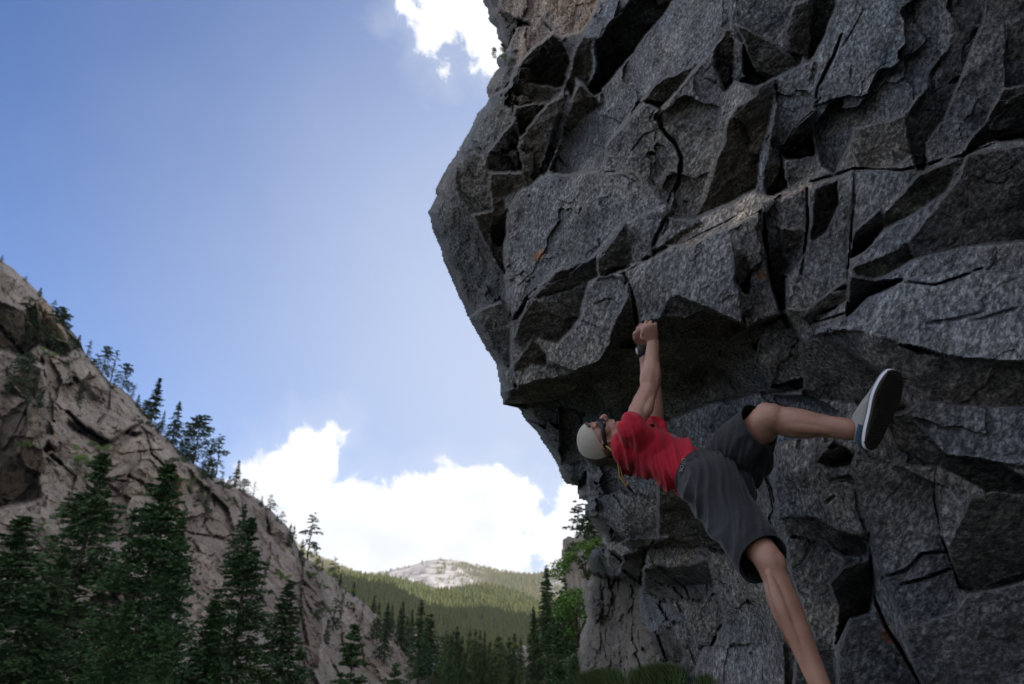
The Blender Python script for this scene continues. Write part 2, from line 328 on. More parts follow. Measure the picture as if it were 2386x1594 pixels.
# polygon, normal in view axes, tint (rock stain, plus shade put into recesses and undersides), depth offset, block id, strength of the plane
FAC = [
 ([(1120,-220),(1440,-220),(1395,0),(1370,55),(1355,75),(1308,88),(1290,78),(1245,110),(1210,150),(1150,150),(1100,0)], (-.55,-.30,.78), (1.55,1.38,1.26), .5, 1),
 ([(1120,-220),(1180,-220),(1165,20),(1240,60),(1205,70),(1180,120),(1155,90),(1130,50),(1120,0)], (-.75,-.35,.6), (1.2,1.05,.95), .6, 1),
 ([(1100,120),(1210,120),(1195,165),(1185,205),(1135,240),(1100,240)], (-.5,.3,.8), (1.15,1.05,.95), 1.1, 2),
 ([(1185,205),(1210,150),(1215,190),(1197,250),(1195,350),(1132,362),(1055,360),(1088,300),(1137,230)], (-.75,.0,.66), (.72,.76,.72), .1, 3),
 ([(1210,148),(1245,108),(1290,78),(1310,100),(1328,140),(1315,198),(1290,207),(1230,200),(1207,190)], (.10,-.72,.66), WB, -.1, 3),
 ([(1207,188),(1290,205),(1312,205),(1280,242),(1225,252),(1195,247)], (-.35,-.45,.82), (.85,.73,.6), .0, 3),
 ([(1195,247),(1280,240),(1250,330),(1215,340),(1190,300)], DD, DB, .08, 3),
 ([(1128,368),(1200,275),(1212,330),(1220,392),(1180,402),(1138,398)], KK, DB, .2, 3),
 ([(1050,345),(1132,360),(1136,400),(1147,450),(1147,490),(1100,502),(1085,475),(1069,440)], (-.62,-.15,.77), (.82,.82,.78), 0, 3),
 ([(980,500),(1010,430),(1064,350),(1069,440),(1085,482),(1130,560),(1178,640),(1178,705),(1168,780),(1150,860),(1080,740),(1040,640)], (-.35,-.72,.6), (.5,.5,.5), .2, 4),
 ([(1150,845),(1090,740),(1165,700),(1185,720),(1190,860),(1200,900),(1165,915)], (-.5,-.5,.7), (.62,.6,.6), .05, 4),
 ([(1100,500),(1147,490),(1136,400),(1182,400),(1216,395),(1222,432),(1176,462),(1172,512),(1180,640),(1135,565)], (0,-.45,.9), (.6,.54,.46), .15, 3),
 ([(1144,545),(1150,515),(1182,490),(1187,530),(1172,575),(1155,570)], KK, DK, .45, 3),
 ([(1208,325),(1280,240),(1308,225),(1290,300),(1262,385),(1268,405),(1226,437),(1212,360)], (.15,-.5,.85), (.62,.55,.46), -.12, 3),
 ([(1400,-200),(1400,0),(1360,88),(1330,128),(1325,190),(1305,262),(1284,330),(1260,398),(1270,410),(1292,355),(1312,322),(1328,232),(1346,182),(1386,100),(1412,62),(1490,-20),(1560,-200)], L1, (1.0,1.1,1.25), -.14, 5),
 ([(1360,85),(1395,85),(1396,160),(1372,205),(1345,180),(1330,235),(1325,190),(1335,128)], DD, WB, .0, 5),
 ([(1375,85),(1396,110),(1398,150),(1376,205),(1368,200),(1388,150)], L2, BL, -.06, 5),
 ([(1490,-30),(1540,-200),(1700,-200),(1600,-30),(1520,60),(1450,150),(1400,215),(1378,225),(1370,203),(1396,160),(1390,108),(1386,95),(1440,45)], KK, (.38,.38,.38), .42, 6),
 ([(1328,232),(1346,190),(1380,215),(1402,250),(1345,302),(1312,325)], DD, WB, .02, 6),
 ([(1600,-30),(1700,-200),(1760,-200),(1700,40),(1665,100),(1640,150),(1560,200),(1500,232),(1470,262),(1410,342),(1402,405),(1300,412),(1280,395),(1310,322),(1400,250),(1400,208),(1450,150),(1520,60)], (-.78,.12,.6), (.92,1.0,1.12), 0, 6),
 ([(1484,252),(1530,195),(1622,145),(1602,190),(1572,230),(1540,252),(1510,240)], DD, WB, .03, 6),
 ([(1540,252),(1620,168),(1690,78),(1702,180),(1692,230),(1682,300),(1662,380),(1642,460),(1622,512),(1560,505),(1572,440),(1587,370),(1562,320),(1540,300)], (-.42,-.05,.9), (.95,.95,.98), .03, 7),
 ([(1403,405),(1410,340),(1500,240),(1532,252),(1541,300),(1572,330),(1586,370),(1582,420),(1556,478),(1520,432),(1510,410),(1450,400)], (-.6,.08,.8), (1,1.02,1.06), -.05, 7),
 ([(1452,410),(1490,405),(1515,420),(1515,437),(1470,432)], L1, (1.25,1.2,1.1), .05, 7),
 ([(1690,70),(1712,70),(1704,190),(1702,232),(1682,205),(1664,132)], DD, (.6,.52,.45), .06, 7),
 ([(1700,-200),(1900,-200),(1895,10),(1870,150),(1810,185),(1760,205),(1720,190),(1702,80)], (-.3,-.25,.9), (.75,.82,.92), .02, 8),
 ([(1712,55),(1800,95),(1870,150),(1808,182),(1762,172),(1742,125)], KK, (.55,.5,.45), .04, 8),
 ([(1850,10),(1925,-30),(1905,60),(1892,140),(1842,118),(1830,70)], DD, (.5,.46,.42), .05, 8),
 ([(1704,78),(1730,100),(1735,180),(1712,192)], L2, (1,1,1), -.05, 8),
 ([(1705,190),(1722,190),(1762,225),(1716,250),(1700,280),(1692,335),(1665,372),(1650,422),(1642,482),(1630,482),(1650,400),(1674,300),(1680,220)], (-.8,.15,.55), (1.15,1.15,1.15), -.08, 8),
 ([(1762,225),(1766,205),(1806,184),(1803,240),(1790,310),(1774,360),(1762,442),(1700,472),(1615,515),(1640,470),(1665,372),(1692,335),(1698,280),(1716,250)], (.35,-.50,.78), (.5,.44,.36), .0, 8),
 ([(1803,225),(1808,250),(1792,330),(1782,400),(1788,458),(1762,440),(1770,360),(1787,310)], L1, BL, -.06, 8),
 ([(1806,240),(1816,330),(1822,380),(1832,440),(1787,462),(1782,400),(1792,330)], DD, (.5,.47,.43), .03, 8),
 ([(1805,186),(1850,160),(1902,138),(1900,225),(1882,262),(1822,345),(1820,400),(1815,330),(1808,240)], L2, (.9,.97,1.08), .0, 8),
 ([(1902,252),(1897,362),(1830,372),(1824,350),(1860,290)], KK, (.45,.43,.41), .08, 8),
 ([(1825,375),(1897,364),(1900,402),(1840,437),(1825,420)], MM, (.9,.95,1), .03, 8),
 ([(1965,-200),(2240,-200),(2226,60),(2216,110),(2190,130),(2160,175),(2165,200),(2130,235),(2112,272),(2040,292),(1990,302),(1976,342),(1942,402),(1915,385),(1904,340),(1900,250),(1915,180),(1962,80)], (-.78,.12,.6), (.88,1.0,1.18), -.03, 9),
 ([(1940,-200),(1975,-200),(1966,70),(1930,160),(1900,205),(1888,190),(1905,120),(1952,20)], L1, (.9,1.0,1.15), -.1, 9),
 ([(1915,-200),(1945,-200),(1952,20),(1905,120),(1890,140),(1892,60)], KK, DK, .08, 9),
 ([(1990,302),(2040,290),(2110,268),(2116,300),(2122,362),(2090,387),(2010,392),(1984,352)], (-.3,-.2,.93), (.9,.86,.82), .03, 9),
 ([(2230,-200),(2300,-200),(2292,100),(2252,200),(2202,280),(2162,330),(2152,397),(2130,397),(2115,320),(2112,270),(2165,200),(2160,175),(2216,110)], (.5,-.7,.5), (.4,.4,.42), .1, 9),
 ([(2250,150),(2292,60),(2345,60),(2350,200),(2290,292),(2232,352),(2150,397),(2152,332),(2202,280)], (-.5,.0,.86), (.55,.6,.72), .06, 10),
 ([(2300,-200),(2600,-200),(2600,200),(2345,210),(2345,60),(2292,60)], DD, (.5,.5,.52), .05, 10),
 ([(2340,205),(2600,150),(2600,310),(2300,332),(2240,362),(2290,292)], KK, (.35,.35,.36), .25, 10),
 ([(1548,566),(1640,510),(1762,446),(1792,458),(1852,443),(1892,423),(1890,436),(1800,477),(1702,531),(1612,571),(1570,572)], (-.72,.45,.53), (1.55,1.42,1.3), -.05, 11),
 ([(1180,500),(1215,440),(1270,410),(1300,405),(1403,405),(1452,402),(1515,437),(1545,470),(1560,500),(1450,520),(1375,600),(1280,640),(1230,690),(1190,740),(1180,640)], (-.70,.20,.69), (.98,1.02,1.08), -.02, 12),
 ([(1455,520),(1555,478),(1560,505),(1545,545),(1520,575),(1510,610),(1475,620),(1465,570)], (-.6,.05,.8), (1,1,1), 0, 12),
 ([(1456,515),(1475,600),(1472,625),(1420,645),(1395,650),(1390,600),(1430,555)], (.2,-.6,.75), (.62,.56,.5), .06, 12),
 ([(1230,695),(1290,635),(1390,600),(1398,650),(1455,632),(1380,655),(1290,690),(1240,700)], (.1,-.85,.5), (.72,.66,.62), .03, 12),
 ([(1552,572),(1562,505),(1622,512),(1640,515),(1548,566),(1500,612),(1512,610),(1522,575)], (-.6,.1,.8), (1,1,1), -.02, 12),
 ([(1230,700),(1290,690),(1375,650),(1360,700),(1350,740),(1300,800),(1255,790),(1215,820),(1190,790),(1210,740)], (.05,-.55,.83), (.66,.64,.62), .08, 13),
 ([(1375,655),(1440,645),(1462,660),(1460,690),(1432,740),(1422,800),(1400,840),(1360,870),(1310,880),(1280,840),(1255,795),(1300,800),(1350,750),(1362,700)], (-.62,.12,.77), (1,1.02,1.05), -.03, 13),
 ([(1195,850),(1240,790),(1280,830),(1275,850),(1230,862),(1200,862)], DD, (.55,.5,.46), .05, 13),
 ([(1195,860),(1280,850),(1360,870),(1300,885),(1260,895),(1205,900),(1200,880)], (-.6,.25,.76), (1.05,1.05,1.05), -.05, 13),
 ([(1155,862),(1195,860),(1200,905),(1180,920),(1162,915)], (-.6,.0,.8), (.85,.88,.9), 0, 13),
 ([(1162,915),(1200,900),(1300,880),(1400,845),(1420,810),(1480,820),(1530,800),(1530,860),(1400,890),(1290,930),(1215,960),(1172,955)], (-.05,-.88,.47), (.55,.5,.47), .1, 13),
 ([(1462,650),(1458,690),(1432,740),(1422,810),(1480,815),(1485,745),(1478,710)], KK, (.42,.4,.38), .28, 14),
 ([(1455,638),(1500,612),(1555,574),(1612,571),(1702,533),(1716,590),(1710,660),(1730,700),(1726,735),(1735,762),(1662,722),(1582,690),(1560,735),(1530,747),(1487,750)], (-.70,.22,.68), (1.05,1.1,1.16), -.12, 14),
 ([(1560,700),(1582,690),(1662,722),(1640,722),(1600,740),(1545,745)], (-.1,-.4,.9), (.8,.8,.82), -.08, 14),
 ([(1702,531),(1770,497),(1783,600),(1791,640),(1818,727),(1740,762),(1726,730),(1716,660),(1713,600)], (-.48,-.05,.88), (.95,.93,.9), -.1, 14),
 ([(1712,600),(1730,590),(1750,640),(1740,690),(1722,680),(1712,655)], DD, (.55,.5,.46), -.02, 14),
 ([(1487,750),(1545,745),(1600,737),(1640,720),(1700,742),(1742,760),(1692,797),(1652,792),(1560,792),(1530,802)], (.05,-.84,.55), (.6,.54,.48), .0, 14),
 ([(1480,800),(1560,792),(1652,792),(1700,797),(1762,760),(1820,735),(1862,800),(1868,905),(1740,925),(1650,945),(1560,980),(1490,960),(1400,960),(1380,900),(1440,870)], (.1,-.86,.48), (1.2,1.12,1.04), .16, 15),
 ([(1780,760),(1830,730),(1866,800),(1868,880),(1800,900),(1760,850)], (-.5,-.5,.7), (.75,.7,.68), .1, 15),
 ([(1290,930),(1380,900),(1440,960),(1520,970),(1520,1060),(1440,1060),(1370,1080),(1345,1140),(1270,1040),(1200,945)], (-.60,-.42,.68), (.66,.68,.68), 0, 16),
 ([(1300,950),(1360,960),(1370,1080),(1345,1140),(1310,1100)], (-.5,-.2,.84), (.72,.7,.68), -.05, 16),
 ([(1560,975),(1660,940),(1760,915),(1900,925),(1960,960),(1820,1030),(1760,1060),(1600,1040)], (-.6,.1,.79), (.62,.7,.82), .0, 15),
 ([(1776,472),(1812,462),(1812,532),(1838,560),(1832,640),(1828,720),(1818,727),(1791,640),(1783,600)], KK, (.42,.4,.38), .16, 17),
 ([(1812,470),(1882,437),(1884,512),(1876,592),(1842,640),(1824,640),(1838,560),(1808,530)], (-.45,-.1,.88), (.85,.85,.88), .04, 17),
 ([(1818,530),(1860,535),(1868,560),(1830,640),(1822,600)], DD, (.5,.46,.43), .08, 17),
 ([(1882,437),(1992,392),(1987,545),(1977,650),(1950,690),(1880,722),(1835,720),(1868,640),(1884,560)], (-.62,.05,.78), (.88,.92,.98), .0, 17),
 ([(1900,445),(1950,420),(1955,470),(1920,540),(1890,560)], DD, (.55,.53,.5), .05, 17),
 ([(1992,400),(2100,393),(2140,400),(2062,490),(1990,547)], (-.66,.15,.73), (.88,.98,1.12), -.03, 18),
 ([(1990,547),(2047,490),(2062,520),(2022,582),(1985,602)], KK, (.4,.38,.36), .07, 18),
 ([(2062,490),(2140,402),(2240,365),(2200,440),(2122,500),(2060,530)], (-.1,-.7,.7), (.42,.4,.38), .04, 18),
 ([(1985,616),(2060,540),(2122,500),(2205,440),(2235,452),(2112,562),(2060,590),(2000,630)], (-.70,.30,.64), (.85,.93,1.08), -.04, 18),
 ([(1985,625),(2060,590),(2120,560),(2130,600),(2060,640),(2000,650)], DD, (.5,.46,.42), .02, 18),
 ([(2112,562),(2240,400),(2250,362),(2600,300),(2600,565),(2386,562),(2250,572),(2130,602)], (.3,-.72,.6), (.42,.4,.4), .08, 10),
 ([(2040,655),(2130,602),(2250,572),(2600,560),(2600,655),(2240,632),(2110,652)], (-.60,.2,.77), (.68,.76,.92), .0, 19),
 ([(1905,772),(1975,742),(2030,690),(2110,650),(2240,632),(2386,640),(2600,655),(2600,870),(2330,852),(2222,832),(2100,802),(2010,777),(1960,787),(1902,782)], (-.66,.30,.69), (.78,.86,1.02), -.1, 19),
 ([(1980,640),(2040,650),(2110,650),(2030,690),(1975,740),(1975,700)], KK, (.42,.4,.38), .05, 19),
 ([(1902,783),(1985,770),(2062,782),(2132,822),(2240,832),(2600,860),(2600,960),(2290,942),(2152,935),(2082,882),(2002,832)], (-.05,-.72,.69), (.62,.58,.56), .0, 19),
 ([(1840,722),(1880,722),(1975,650),(1975,700),(1905,750),(1890,765)], DD, (.6,.56,.52), .02, 17),
 ([(1862,792),(1900,782),(2002,835),(2075,882),(2120,950),(2062,972),(1992,935),(1870,925)], (.25,-.85,.45), (.38,.37,.36), .22, 20),
 ([(2110,958),(2152,936),(2290,942),(2600,960),(2600,1110),(2330,1082),(2202,1062),(2140,1002)], (-.62,.15,.77), (.62,.7,.85), -.05, 21),
 ([(2062,970),(2112,958),(2202,1062),(2332,1082),(2440,1150),(2300,1150),(2182,1092),(2090,1040)], (.1,-.7,.7), (.45,.45,.46), .02, 21),
 ([(1815,1032),(1860,1020),(1962,1010),(2062,1020),(2085,1080),(1992,1062),(1998,1130),(2018,1200),(2028,1255),(1960,1242),(1900,1212),(1810,1210),(1802,1120)], (-.60,.28,.75), (1.02,1.04,1.1), -.05, 22),
 ([(1815,1208),(1900,1208),(1962,1240),(2028,1255),(2022,1292),(1972,1295),(1900,1262),(1830,1240)], (.05,-.62,.78), (.62,.55,.48), .0, 22),
 ([(1830,1240),(1900,1264),(1992,1308),(1962,1342),(1936,1362),(1957,1432),(1946,1512),(1900,1492),(1872,1432),(1842,1332)], (-.60,.12,.79), (1.02,1,1), -.06, 22),
 ([(1940,1020),(1990,1060),(1985,1085),(1940,1090),(1900,1075)], DD, (.6,.58,.55), .01, 22),
 ([(1965,1322),(2030,1303),(2036,1382),(2026,1432),(1982,1442),(1950,1505),(1957,1432),(1935,1365)], (.35,-.6,.7), (.4,.38,.35), .06, 22),
 ([(1992,1064),(2085,1082),(2182,1132),(2197,1252),(2232,1372),(2232,1422),(2162,1442),(2110,1442),(2062,1342),(2030,1242),(1998,1130)], (-.40,.05,.91), (.72,.74,.8), .0, 23),
 ([(2182,1132),(2262,1152),(2252,1222),(2205,1272),(2195,1250)], (-.55,.1,.82), (.75,.8,.9), -.03, 23),
 ([(2262,1155),(2312,1142),(2600,1200),(2600,1300),(2262,1385),(2232,1372),(2207,1272)], (.3,-.7,.62), (.38,.37,.36), .08, 23),
 ([(2080,1080),(2190,1088),(2302,1142),(2262,1153),(2182,1130)], (-.5,.2,.84), (.8,.78,.76), -.04, 23),
 ([(2232,1422),(2262,1385),(2600,1310),(2600,1800),(2180,1800),(2130,1545),(2108,1462)], (-.3,-.2,.93), (.5,.52,.56), .02, 23),
 ([(1982,1444),(2040,1430),(2100,1500),(2150,1600),(2150,1800),(1960,1800),(1956,1522)], (-.35,-.1,.93), (.6,.62,.66), .05, 24),
 ([(1900,1492),(1946,1512),(1960,1700),(1900,1800),(1840,1800),(1850,1500)], DD, (.5,.5,.5), .08, 24),
 ([(1365,1082),(1440,1060),(1520,1060),(1560,1140),(1530,1165),(1440,1147),(1372,1167)], (-.62,-.05,.78), (.9,.93,.97), .02, 25),
 ([(1362,1168),(1440,1145),(1532,1165),(1530,1222),(1536,1246),(1472,1266),(1440,1242),(1415,1216),(1390,1202)], (-.48,.0,.87), (.9,.93,.97), -.08, 25),
 ([(1355,1190),(1392,1200),(1440,1242),(1472,1266),(1400,1252),(1380,1225)], (-.1,-.7,.7), (.55,.52,.5), .05, 25),
 ([(1532,1130),(1622,1172),(1702,1252),(1712,1292),(1640,1285),(1532,1250),(1532,1200)], (.15,-.7,.7), (.48,.42,.36), .0, 26),
 ([(1440,1262),(1536,1246),(1562,1252),(1512,1276),(1505,1302),(1490,1282)], KK, (.42,.4,.38), .1, 26),
 ([(1398,1250),(1430,1255),(1492,1281),(1455,1302),(1415,1288)], (-.55,.6,.58), (1.35,1.22,1.1), -.1, 27),
 ([(1400,1272),(1452,1302),(1454,1316),(1438,1347),(1420,1322)], (-.5,-.05,.86), (.95,1,1.05), -.08, 27),
 ([(1452,1302),(1492,1280),(1512,1276),(1500,1332),(1491,1367),(1446,1357),(1439,1342)], (.4,-.5,.77), (.42,.38,.34), -.04, 27),
 ([(1512,1276),(1560,1260),(1622,1278),(1632,1306),(1600,1316),(1525,1322),(1500,1332)], (-.45,.45,.77), (1.15,1.1,1.05), -.05, 28),
 ([(1500,1332),(1525,1320),(1600,1314),(1652,1310),(1667,1362),(1640,1402),(1570,1397),(1500,1382)], (.1,-.88,.46), (.38,.36,.33), .12, 28),
 ([(1622,1278),(1712,1290),(1800,1310),(1842,1332),(1872,1432),(1860,1500),(1840,1800),(1700,1800),(1692,1450),(1667,1380),(1652,1310)], (-.45,-.02,.89), (.72,.7,.68), .0, 29),
 ([(1550,1397),(1640,1402),(1667,1380),(1692,1432),(1657,1512),(1625,1507),(1602,1452)], (-.42,.05,.9), (.9,.82,.75), -.05, 29),
 ([(1490,1367),(1500,1382),(1550,1397),(1602,1452),(1545,1452),(1510,1476),(1490,1430)], (-.5,.1,.85), (.8,.86,.95), .02, 29),
 ([(1510,1477),(1546,1450),(1572,1480),(1602,1532),(1582,1547),(1540,1542),(1520,1512)], (.3,-.7,.6), (.38,.36,.35), .1, 29),
 ([(1602,1455),(1625,1507),(1640,1512),(1620,1562),(1582,1590),(1600,1530),(1572,1480),(1546,1450)], (-.4,-.3,.86), (.7,.66,.62), .05, 29),
 ([(1640,1512),(1660,1505),(1830,1500),(1850,1800),(1600,1800),(1620,1562)], (-.55,.15,.82), (.9,.88,.88), -.03, 30),
 ([(1340,1330),(1440,1347),(1490,1367),(1490,1430),(1512,1477),(1540,1560),(1540,1800),(1330,1800),(1330,1500)], (-.55,-.0,.83), (.60,.66,.74), 0, 31),
]
CRK = [  # polyline, half width px, depth m
 ([(1487,250),(1510,240),(1538,255),(1540,300),(1572,332),(1587,370),(1580,425),(1556,480),(1558,500),(1530,550),(1522,575),(1525,605)], 4.5, .16),
 ([(1400,400),(1452,402),(1450,408),(1512,440),(1545,468)], 2.6, .07),
 ([(1472,352),(1500,318),(1540,300)], 2.2, .05),
 ([(1455,640),(1470,690),(1487,752)], 5, .2),
 ([(1395,655),(1455,636),(1500,612),(1560,572)], 3, .08),
 ([(1545,548),(1562,505)], 2, .05), ([(1502,608),(1545,577),(1560,578)], 5, .12),
 ([(1783,500),(1783,600),(1795,650),(1820,725),(1835,760)], 5, .18),
 ([(1880,440),(1882,520),(1876,592),(1868,640)], 4, .12),
 ([(1992,395),(1984,560),(1977,640),(1975,750)], 3.0, .10),
 ([(1890,424),(1992,392),(2100,398),(2240,362),(2400,305)], 3.5, .12),
 ([(1600,563),(1690,520),(1720,500)], 2.5, .05), ([(1720,495),(1735,490),(1745,505)], 1.8, .04),
 ([(1962,80),(1945,130),(1925,165),(1905,205),(1898,250)], 4, .12), ([(2010,25),(1985,75),(1965,110)], 3, .03),
 ([(1985,155),(1980,185)],3,.05),([(1298,0),(1300,40)],2,.08),([(1258,40),(1290,78)],3,.12),([(1160,20),(1190,50),(1225,55)],3,.1),
 ([(2090,655),(2180,665),(2240,645),(2290,625)], 3, .08), ([(2160,755),(2230,745),(2290,730)], 5, .02), ([(2270,750),(2370,720)], 5, .02),
 ([(1905,735),(1975,705)], 3, .08), ([(1900,752),(1975,730)], 3, .1),([(1940,680),(1975,668)],4,.06),
 ([(1490,1370),(1498,1330),(1505,1290),(1525,1262)], 3.5, .15),
 ([(1656,1512),(1672,1470),(1695,1435)], 3, .12), ([(1625,1505),(1656,1512)], 3, .08),
 ([(2026,1245),(2030,1303),(2040,1400),(2065,1460),(2110,1530),(2150,1600)], 4, .12),
 ([(2195,1250),(2210,1290),(2240,1380)], 3.5, .1), ([(2180,1092),(2176,1160),(2195,1250)], 2, .04),
 ([(2060,1345),(2110,1330),(2150,1290),(2210,1285)], 4, .05), ([(2100,1362),(2150,1350),(2215,1325)], 4, .06),
 ([(1995,1130),(1998,1185),(2020,1240)], 2.5, .06), ([(1940,1120),(1980,1115),(1995,1130)], 7, .05), ([(1925,1170),(1945,1155)], 4, .04),
 ([(1395,560),(1405,590),(1390,600)], 4, .05), ([(1378,1278),(1400,1300),(1420,1345)], 4, .12),
 ([(1195,745),(1230,700),(1290,640)], 4, .05), ([(1350,745),(1400,765)], 2, .03), ([(1268,405),(1290,350)], 4, .06),
]
step = 2.9
gx = np.arange(960, 2500, step); gy = np.arange(-110, 1720, step)
PX, PY = np.meshgrid(gx, gy)
base = base_depth(PX, PY)
Wp = P(PX, PY, base)
# ragged facet edges: jitter the lookup position
jx = fbm(Wp * 3.1, 4) * 16 + fbm(Wp * 9, 2) * 5; jy = fbm(Wp * 3.1 + 40, 4) * 16 + fbm(Wp * 9 + 9, 2) * 5
QX, QY = PX + jx, PY + jy
def facet_plane(nrm, c, dc, px, py):
    n = np.array(nrm, float); n /= np.linalg.norm(n)
    u0, v0 = (c[0] - CX) / FPX, (CY - c[1]) / FPX
    k = dc * (n[0] * u0 + n[1] * v0 - n[2])
    den = n[0] * (px - CX) / FPX + n[1] * (CY - py) / FPX - n[2]
    den = np.where(den > -.12, -.12, den)
    return k / den
D = base.copy(); TINT = np.ones(PX.shape + (3,)) * .85; BLK = np.zeros(PX.shape, int)
for poly, nrm, ti, off, blk in FAC:
    m = in_poly(QX, QY, poly)
    if not m.any(): continue
    cx_, cy_ = PX[m].mean(), PY[m].mean()
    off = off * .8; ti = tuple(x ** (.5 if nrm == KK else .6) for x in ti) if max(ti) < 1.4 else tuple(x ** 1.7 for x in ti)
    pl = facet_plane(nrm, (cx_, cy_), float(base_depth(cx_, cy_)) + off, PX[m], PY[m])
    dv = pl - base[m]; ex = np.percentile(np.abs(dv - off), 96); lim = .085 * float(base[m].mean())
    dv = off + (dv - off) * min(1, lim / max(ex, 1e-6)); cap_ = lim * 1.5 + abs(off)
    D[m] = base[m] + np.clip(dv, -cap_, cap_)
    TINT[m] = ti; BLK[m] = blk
mll = BLK == 31; D[mll] = 9.2 + (1450 - PX[mll]) * .012 + (1594 - PY[mll]) * .0015
# soften the biggest steps a little, keep crisp edges
def blur(a, n):
    for _ in range(n):
        b = np.pad(a, ((1, 1), (1, 1)) + ((0, 0),) * (a.ndim - 2), mode='edge')
        a = (b[1:-1, 1:-1] * 2 + b[:-2, 1:-1] + b[2:, 1:-1] + b[1:-1, :-2] + b[1:-1, 2:]) / 6
    return a
D = blur(D, 1); TINT = blur(TINT, 2)
for pl, w, dep in CRK:
    dd, tt = seg_dist(QX + (PX - QX) * .55, QY + (PY - QY) * .55, pl)
    prof = np.clip(1.25 - dd / w, 0, 1); D += dep * (.8 if w > 3.2 else .5) * prof * (0.35 + .65 * np.sin(np.pi * np.clip(tt, .03, .97)) ** .5)
Wp = P(PX, PY, D)
# foliation direction: steep to the upper right in the upper wall, flatter in the lower right
fol = np.array([.55, .10, .80]); fol /= np.linalg.norm(fol)
al = Wp @ fol; perp = Wp - al[..., None] * fol
st = perp * 7.5 + al[..., None] * fol * 1.6
amp = .010 * (D / 3.2)
D2 = D + amp * 3.4 * fbm(st, 5, .62) + .085 * fbm(Wp * 1.7, 4) * (D / 4) + amp * 2.6 * fbm(st * .45 + 50, 4, .6, ridge=True)
# secondary fracture cells: small tilted chips
def chips(Pw, size, a, seed):
    q = Pw / size; i = np.floor(q).astype(int); best = np.full(q.shape[:-1], 1e9); val = np.zeros(q.shape[:-1])
    r = np.random.default_rng(seed); offs = r.random((512, 3)); g = r.normal(size=(512, 4)) * a
    for dx in (-1, 0, 1):
        for dy in (-1, 0, 1):
            for dz in (-1, 0, 1):
                c = i + np.array([dx, dy, dz]); h = ((c[..., 0] * 73856093) ^ (c[..., 1] * 19349663) ^ (c[..., 2] * 83492791)) & 511
                ctr = c + offs[h]; dv = q - ctr; d2 = (dv ** 2).sum(-1); m = d2 < best
                best = np.where(m, d2, best); val = np.where(m, (g[h][..., :3] * dv).sum(-1) + g[h][..., 3] * .12, val)
    return val
wob = np.stack([fbm(Wp * 4 + k * 31, 3) for k in range(3)], -1) * .35
sq = np.array([1.0, 1.0, .62])
D2 += chips((Wp + wob) * sq + 3, 1.05, .055, 5) * (D / 3.8)
D2 += chips((Wp + wob * .5) * sq, .50, .018, 3) * (D / 3.4)
D2 += chips((Wp + wob * .3) * sq, .16, .005, 4) * (D / 3.4)
lowleft = (BLK == 31)
st2 = Wp * np.array([2.2, 2.2, .7])
D2 = np.where(lowleft, D2 + .6 * fbm(Wp @ np.array([[1.1, 0, .5], [0, .3, 0], [-.6, 0, .55]]) + 3, 4, .5) + chips((Wp + wob) * np.array([1, .5, .7]), 1.0, .18, 31) + chips((Wp + wob) * np.array([1, .5, .8]), .4, .035, 32) , D2)
# round the wall off towards its outline
sd_, _ = seg_dist(PX, PY, [p for p in SIL if p[0] < 1500])
inside = in_poly(PX + fbm(Wp * 6, 3) * 9, PY + fbm(Wp * 6 + 9, 3) * 9, SIL)
rim = np.clip(1 - sd_ / 26, 0, 1) ** 2.2
D2 = D2 + rim * .45 * (D2 / 5)
WW = P(PX, PY, D2)
H_, W_ = PX.shape
idx = np.arange(H_ * W_).reshape(H_, W_)
fc = inside[:-1, :-1] & inside[1:, :-1] & inside[:-1, 1:] & inside[1:, 1:]
quads = np.stack([idx[:-1, :-1], idx[1:, :-1], idx[1:, 1:], idx[:-1, 1:]], -1)[fc]
qb = BLK[:-1, :-1][fc]
V = WW.reshape(-1, 3); T = TINT.reshape(-1, 3)
cliff_root = empty('overhanging_cliff', (3.0, 4.0, 0)); tag(cliff_root, kind='structure')
def off_root(v): return v - np.array([3.0, 4.0, 0])
for b in np.unique(qb):
    q = quads[qb == b]; u, inv = np.unique(q, return_inverse=True)
    me = mesh_np('rock_block', off_root(V[u]), inv.reshape(q.shape))
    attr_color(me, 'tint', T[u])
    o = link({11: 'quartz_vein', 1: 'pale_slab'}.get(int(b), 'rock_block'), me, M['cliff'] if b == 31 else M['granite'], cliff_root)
# the wall's flanks and back: the outline carried on behind it, so that it is a solid mass
e_cnt = {}
ed = np.concatenate([quads[:, [0, 1]], quads[:, [1, 2]], quads[:, [2, 3]], quads[:, [3, 0]]])
key = np.sort(ed, 1); kk = key[:, 0].astype(np.int64) * (H_ * W_) + key[:, 1]
uq, first, cnt = np.unique(kk, return_index=True, return_counts=True)
be = ed[first[cnt == 1]]
bu, binv = np.unique(be, return_inverse=True); binv = binv.reshape(be.shape)
rings = []; nb = len(bu); P0 = V[bu]
for k, (dx, dy, dz) in enumerate([(0, 0, 0), (.25, .35, .05), (.9, 1.0, .2), (2.5, 2.6, .5), (6, 6, 1.2), (14, 12, 2.5)]):
    off = np.array([dx, dy, dz]); rings.append(P0 + off + (0 if k == 0 else .12 * k) * np.stack([fbm(P0 * 1.3 + 7 * k + j * 5, 3) for j in range(3)], -1))
VV = np.concatenate(rings); F = []
for k in range(len(rings) - 1):
    a = binv[:, 0] + k * nb; b = binv[:, 1] + k * nb
    F.append(np.stack([b, a, a + nb, b + nb], -1))
me = mesh_np('rock_flank', off_root(VV), np.concatenate(F)); attr_color(me, 'tint', np.tile(T[bu], (len(rings), 1)) * .9)
link('rock_flank', me, M['granite'], cliff_root)

